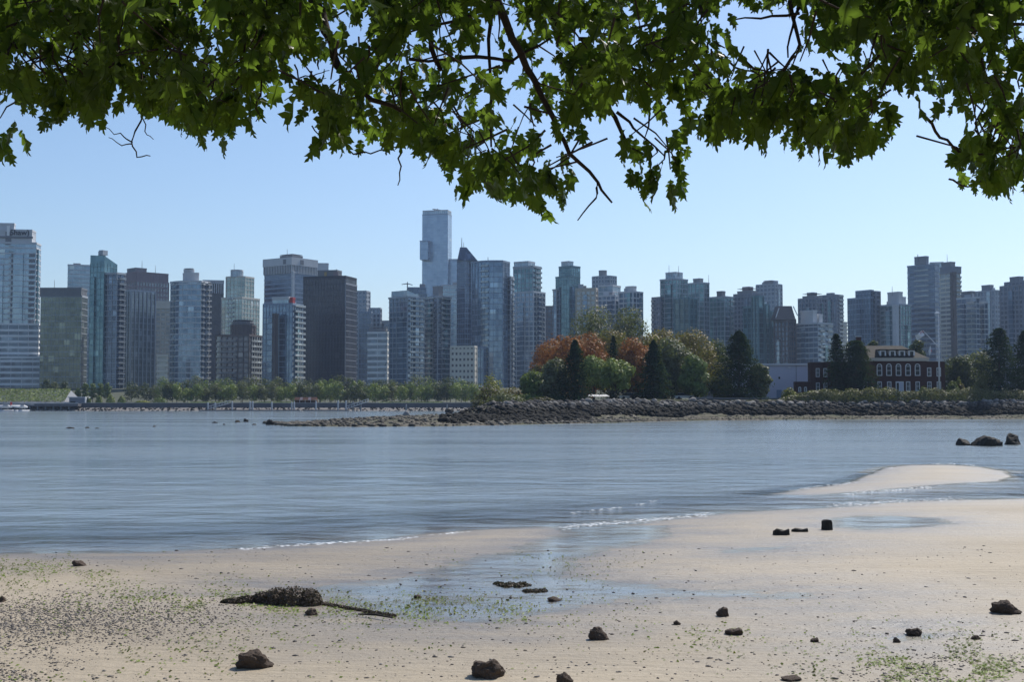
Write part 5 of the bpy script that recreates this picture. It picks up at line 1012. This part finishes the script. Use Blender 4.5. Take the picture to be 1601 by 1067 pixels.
A = scatter(170000, gravel); SZ = (.008 + .017 * rng.uniform(0, 1, len(A)) ** 2.5)
SMALL_ALL = SMALL; SMALL = [rock_np(rock_mesh('grit_shape', 90 + i, 1, .4, None, True)) for i in range(4)] + [rock_np(rock_mesh('grit_shape', 95 + i, 1, .5, None, True)) for i in range(2)]
m, nd, lk, bs = newmat('pebble'); g_ = nd.new('ShaderNodeNewGeometry'); lk.new(ramp(nd, lk, g_.outputs['Random Per Island'], [(0, (.035, .03, .028)), (.7, (.10, .085, .075)), (1, (.26, .23, .2))]), bs.inputs['Base Color']); bs.inputs['Roughness'].default_value = .7
rocks_joined('mussel_gravel', [(*p, s_ * 1.2, s_, s_ * .8) for p, s_ in zip(A, SZ)], M['pebble'], None, 'bed of dark mussel shells and gravel on the left sand', 'gravel')
dark = lambda x, y: .028 + .05 * gnoise(x, y, 12) + .35 * blob(x, y, 1450, 1030, 170, 40) * gnoise(x, y, 4) + .12 * blob(x, y, 560, 950, 90, 18)
A = scatter(30000, dark); rocks_joined('weed_crumbs', [(*p, s_ * 1.6, s_, s_ * .7) for p, s_ in zip(A, .010 + .03 * rng.uniform(0, 1, len(A)) ** 5)], M['pebble'], None, 'dark crumbs of weed and shell strewn over the sand', 'debris')
green = lambda x, y: np.clip(.75 * blob(x, y, 40, 890, 190, 22) * gnoise(x, y, 5) + .8 * blob(x, y, 400, 935, 240, 20) * gnoise(x, y, 6) + .6 * blob(x, y, 720, 945, 170, 20) * gnoise(x, y, 7) + .7 * blob(x, y, 1500, 1035, 180, 40) * gnoise(x, y, 9) + .18 * blob(x, y, 850, 880, 120, 25) * gnoise(x, y, 2) + .12 * blob(x, y, 250, 1010, 350, 45) * gnoise(x, y, 10) + .1 * blob(x, y, 1150, 985, 200, 30) * gnoise(x, y, 11), 0, 1)
A = scatter(150000, green); A[:, 2] += .008; V, Fq = leaf_quads(A, np.tile([0, -.15, 1.], (len(A), 1)) + rng.normal(0, .3, (len(A), 3)), .025)
tag(link('green_algae', np_mesh('green_algae', V, Fq), None, M['algae']), 'thin green algae strewn over the wet sand', 'algae', kind='stuff')

# ---------------------------------------------------------------- the oak overhead
def leaf_template(seed):
    r = random.Random(seed); half = [(.0, .0), (.05, .10), (.30, .24), (.24, .13), (.10, .30)]
    V = [(0, 0)]; polys = []
    sin_ = [(.035, .06), (.06, .27), (.065, .48), (.06, .68), (.045, .85)]
    tips = [[(.17, .10), (.24, .17), (.19, .23)], [(.26, .27), (.42, .40), (.30, .44), (.27, .50)], [(.24, .50), (.43, .70), (.29, .70), (.22, .74)], [(.15, .70), (.22, .90), (.12, .86)]]
    pts = []; faces = []
    def add(x, y): pts.append((x, y)); return len(pts) - 1
    spine = [add(0, y) for y in (0, .06, .25, .46, .66, .84, 1.0)]
    for sd in (-1, 1):
        ss = [add(sd * x * r.uniform(.9, 1.15), y) for x, y in sin_]
        seq = [spine[0], ss[0], spine[1]]; faces.append(seq)
        for i in range(4): faces.append([spine[i + 1], ss[i], ss[i + 1], spine[i + 2]])
        faces.append([spine[5], ss[4], add(sd * .07, .93), spine[6]])
        for i, tp_ in enumerate(tips): faces.append([ss[i]] + [add(sd * x * r.uniform(.88, 1.1), y + r.uniform(-.02, .02)) for x, y in tp_] + [ss[i + 1]])
        # mirror winding does not matter for leaves
    tri = []
    for f in faces:
        for i in range(1, len(f) - 1): tri.append((f[0], f[i], f[i + 1]))
    curl = r.uniform(.0, .75); fold = r.uniform(-.25, .5)
    wf = r.uniform(.62, .88); V = np.array([(x * wf, y, fold * abs(x) - curl * y * y * .6 + .06 * math.sin(9 * y + 5 * x)) for x, y in pts]); return V, np.array(tri)
LT = [leaf_template(i) for i in range(8)]; LSZ = .155
petiole = None
edge = [(-400, 200), (-60, 170), (0, 165), (50, 172), (100, 192), (150, 192), (190, 150), (225, 165), (265, 205), (300, 226), (350, 212), (395, 180), (408, 120), (440, 100), (490, 98), (505, 210), (550, 215), (572, 150), (590, 195), (620, 225), (680, 255), (720, 290), (770, 312), (800, 326), (850, 322), (873, 295), (882, 205), (920, 190), (950, 150), (985, 140), (1010, 175), (1050, 180), (1085, 160), (1102, 170), (1115, 225), (1150, 232), (1190, 205), (1215, 200), (1240, 238), (1300, 240), (1365, 250), (1378, 190), (1392, 110), (1420, 92), (1440, 145), (1480, 158), (1508, 118), (1520, 170), (1530, 300), (1560, 312), (1601, 290), (1700, 280), (2000, 240)]
EX = np.array([e[0] for e in edge]); EY = np.array([e[1] for e in edge])
holes = [(1215, 70, 42, 30), (1250, 20, 16, 18), (715, 45, 26, 16), (1300, 40, 10, 16), (20, 60, 14, 14), (445, 108, 22, 8), (1150, 82, 26, 8), (995, 150, 16, 8), (160, 30, 10, 12), (255, 75, 12, 9), (350, 40, 9, 12), (610, 60, 14, 12), (690, 150, 10, 10), (905, 95, 12, 10), (1000, 70, 10, 14), (1080, 120, 10, 10), (1345, 120, 14, 12), (1420, 45, 12, 9), (1470, 90, 10, 9), (1575, 110, 16, 24), (1540, 55, 10, 12), (830, 45, 10, 10)]
clusters = []
def try_cluster(px, py, Yd):
    for hx0, hy0, rx, ry in holes:
        if ((px - hx0) / rx) ** 2 + ((py - hy0) / ry) ** 2 < 1: return
    clusters.append((px, py, Yd))
k = 0
while k < 760:                                            # foliage in view
    px = random.uniform(-250, 1850); lim = float(np.interp(px, EX, EY)); py = random.uniform(-110, 1) if random.random() < .3 else random.uniform(-60, lim - 54)
    if py > lim - 54: continue
    thin = 1.0 if px < 480 else (.85 if px > 1330 else .66)
    if random.random() > thin: continue
    try_cluster(px, py, random.uniform(5.4, 9.2)); k += 1
for i in range(90):
    px = random.choice([random.uniform(-80, 470), random.uniform(1320, 1680)]); try_cluster(px, random.uniform(-40, float(np.interp(px, EX, EY)) - 60), random.uniform(5.8, 9))
for i in range(210):                                       # fringe of hanging sprays along the lower edge
    px = -60 + 1720 * i / 209 + random.uniform(-6, 6); lim = float(np.interp(px, EX, EY)); try_cluster(px, lim - random.uniform(46, 74), random.uniform(5.8, 7.4))
for px, py in [(985, 212), (1005, 225), (1020, 245), (1045, 232), (1060, 262), (1000, 255), (1025, 262), (1048, 265), (520, 160), (540, 175), (0, 185), (-12, 200)]: try_cluster(px, py, 6.6)
leaves = []                                                # (base, direction, normal, size, template, px, py, depth)
for px, py, Yd in clusters:
    c = at(px, py, Yd); lim = float(np.interp(px, EX, EY)); fringe = py > lim - 75; n = random.randint(3, 5) if fringe else random.randint(5, 8)
    for j in range(n):
        a = random.uniform(0, 6.283); d = Vector((math.cos(a) * (.5 if fringe else .75), math.sin(a) * .5, -random.uniform(.7, 1.4) if fringe else -random.uniform(.25, 1.25))).normalized()
        nn = Vector((random.gauss(0, .6), random.gauss(-.35, .6), random.gauss(.55, .5))); nn = (nn - d * nn.dot(d)).normalized()
        b = c + d * .025 + Vector((random.gauss(0, .06), random.gauss(0, .07), random.gauss(0, .05)))
        leaves.append((b, d, nn, LSZ * random.uniform(.5, 1.15), random.randrange(8), px, py, Yd))
nview = len(leaves)
for i in range(3300):                                      # the crown above, out of frame, that shades the leaves in view
    Yd = random.uniform(1.0, 12.5); zmin = CAM_Z + Yd * .345; c = Vector((random.uniform(-7.5, 10.5), Yd, zmin + .1 + 3.6 * random.random()))
    if ((c.x - 1) / 10.5) ** 2 + ((Yd - 6) / 7) ** 2 > 1: continue
    for j in range(6):
        a = random.uniform(0, 6.283); d = Vector((math.cos(a), math.sin(a), -random.uniform(0, 1.0))).normalized(); nn = Vector((random.gauss(0, .5), random.gauss(0, .5), 1)); nn = (nn - d * nn.dot(d)).normalized()
        leaves.append((c + d * random.uniform(.03, .3), d, nn, LSZ * 1.25, random.randrange(8), 0, -999, Yd))
oak = empty('oak_tree', (-4.2, -3.4, 1.75)); tag(oak, 'oak whose leafy boughs hang across the top of the view', 'tree'); oo = Vector(oak.location)
score = sorted(range(nview), key=lambda i: -(leaves[i][6] - .7 * float(np.interp(leaves[i][5], EX, EY)) - 14 * leaves[i][7] + (0 if 5 < leaves[i][5] < 1595 else -900)))
single = set(score[:290])
LM = []
for V, T in LT: LM.append(np_mesh('leaf', V, T))
for q in LM: q.materials.append(M['oak_leaf'])
LO = []
for i in single:
    b, d, nn, sz, t = leaves[i][:5]; x = d.cross(nn).normalized(); mt = Matrix((x * sz, d * sz, nn * sz)).transposed().to_4x4(); mt.translation = b - oo
    o = link('leaf', LM[t], oak); o.matrix_local = mt
vs_, fs_, n = [], [], 0
for t in range(8):
    sel = [l for i, l in enumerate(leaves) if l[4] == t and i not in single]; V, T = LT[t]
    B = np.array([l[0] - oo for l in sel]); Dd = np.array([l[1] for l in sel]); Nn = np.array([l[2] for l in sel]); X_ = np.cross(Dd, Nn); sz = np.array([l[3] for l in sel])
    Wv = B[:, None] + sz[:, None, None] * (V[None, :, :1] * X_[:, None] + V[None, :, 1:2] * Dd[:, None] + V[None, :, 2:] * Nn[:, None])
    fs_.append((T[None] + (np.arange(len(sel)) * len(V))[:, None, None] + n).reshape(-1, 3)); vs_.append(Wv.reshape(-1, 3)); n += len(sel) * len(V)
ob = link('foliage', np_mesh('foliage', np.concatenate(vs_), np.concatenate(fs_)), oak, M['oak_leaf']); ob['kind'] = 'stuff'
mb = MB(); mb.tube([(0, 0, -.4), (.05, .05, .5), (.1, .2, 2.6), (.3, .5, 4.8)], [.46, .34, .3, .26], 12); mb.build('trunk', M['bark'], oak, smooth=True)
hub = Vector((.3, .5, 4.7)) + oo
def bough(pts, r0, r1, n=8, wig=.05):
    P = []
    for a, b in zip(pts, pts[1:]):
        for t in (0, .34, .67): P.append(Vector(a).lerp(Vector(b), t) + Vector((random.gauss(0, wig), random.gauss(0, wig), random.gauss(0, wig))) * (1 if t else .3))
    P.append(Vector(pts[-1])); mb = MB(); mb.tube([p - oo for p in P], [r0 + (r1 - r0) * i / (len(P) - 1) for i in range(len(P))], n); return mb.build('bough', M['bark'], oak, smooth=True)
A_ = lambda px, py, Y_: at(px, py, Y_)
L1, L2, L3 = Vector((-2.6, 4.0, 7.0)), Vector((.2, 4.2, 7.2)), Vector((3.6, 4.4, 7.4))
bough([hub, (-3.8, .5, 7.0), L1], .16, .09); bough([hub, (-2.0, 1.0, 7.4), L2], .18, .1); bough([(-2.0, 1.0, 7.4), (1.2, 2.4, 7.7), L3], .12, .08)
bough([L2, A_(765, -40, 6.2), A_(800, 60, 6.3), A_(835, 125, 6.4), A_(865, 185, 6.4), A_(890, 240, 6.4), A_(935, 285, 6.4), A_(957, 317, 6.4)], .026, .005, 7, .006)
bough([A_(935, 287, 6.4), A_(932, 310, 6.4), A_(903, 345, 6.4)], .007, .003, 5, .004)
bough([L2, A_(830, -30, 6.8), A_(880, 60, 6.8), A_(940, 150, 6.8), A_(985, 235, 6.7)], .035, .008, 6, .012); bough([A_(965, 175, 6.7), A_(990, 200, 6.7), A_(1040, 245, 6.7)], .01, .004, 5, .005)
bough([L1, A_(480, -30, 6.6), A_(510, 50, 6.6), A_(530, 105, 6.6), A_(580, 155, 6.6), A_(670, 195, 6.6)], .04, .008, 6, .012); bough([L2, A_(650, -20, 7), A_(672, 60, 7), A_(690, 110, 7)], .03, .012, 6, .01)
for pts, r in [([(770, 0), (765, 90), (768, 230)], .012), ([(762, 10), (700, 35), (640, 50)], .012), ([(720, 90), (800, 95), (860, 60)], .012), ([(640, 92), (720, 95)], .01), ([(1235, 0), (1250, 70), (1220, 120), (1190, 165)], .012), ([(1248, 0), (1240, 40), (1232, 90)], .010), ([(1250, 20), (1190, 28), (1150, 30)], .009), ([(1150, 80), (1180, 108), (1200, 112)], .008),
               ([(0, 45), (50, 35), (90, 10)], .02), ([(90, 20), (130, 40), (155, 85)], .008), ([(1480, 35), (1520, 42), (1601, 38)], .02), ([(1530, 70), (1545, 130), (1560, 170)], .012), ([(1448, 183), (1470, 215), (1500, 238), (1540, 242), (1590, 230), (1620, 215)], .009), ([(1485, 280), (1505, 291), (1530, 287), (1560, 265)], .006), ([(625, 225), (627, 260), (622, 290)], .006), ([(545, 235), (580, 241), (620, 230), (640, 215)], .005), ([(488, 196), (500, 212), (520, 222)], .004), ([(485, 226), (505, 227), (530, 212)], .004),
               ([(222, 110), (224, 170), (206, 222), (214, 246), (235, 244)], .006), ([(206, 224), (190, 228), (170, 215)], .004), ([(206, 222), (188, 208), (164, 198)], .004), ([(224, 170), (226, 205), (240, 218)], .004), ([(460, 100), (468, 135), (445, 157)], .005), ([(468, 124), (490, 130), (510, 122)], .004), ([(468, 122), (495, 115), (515, 110)], .004), ([(410, 115), (402, 160), (400, 190)], .006), ([(955, 80), (1000, 115), (1020, 140)], .01), ([(905, 60), (960, 55), (1040, 30)], .012), ([(1130, 85), (1150, 105), (1190, 118), (1235, 100)], .007)]:
    bough([A_(x, y, 6.5 + (i * 7 % 3) * .05) for i, (x, y) in enumerate(pts)], r, r * .45, 5, .006)
tw = MB()                                                   # twigs carrying the leaf sprays
for px, py, Yd in clusters:
    c = at(px, py, Yd) - oo; up = Vector((random.gauss(0, .12), random.gauss(0, .12), random.uniform(.06, .2))); tw.tube([c, c + up * .5 + Vector((random.gauss(0, .02), 0, 0)), c + up], [.003, .0045, .006], 4)
tw.build('twigs', M['bark'], oak, 'stuff')

# ---------------------------------------------------------------- sea air
m = bpy.data.materials.new('sea_air'); m.use_nodes = True; nt = m.node_tree; nt.nodes.remove(nt.nodes['Principled BSDF'])
pvn = nt.nodes.new('ShaderNodeVolumePrincipled'); pvn.inputs['Color'].default_value = (.55, .72, 1.0, 1); pvn.inputs['Density'].default_value = HAZE; pvn.inputs['Anisotropy'].default_value = .25
nt.links.new(pvn.outputs[0], nt.nodes['Material Output'].inputs['Volume'])
mb = MB(); mb.box(-2700, 2700, -60, 3600, -4.0, 262); hz_o = mb.build('haze', m); tag(hz_o, 'thin blue sea haze over the bay', kind='stuff')
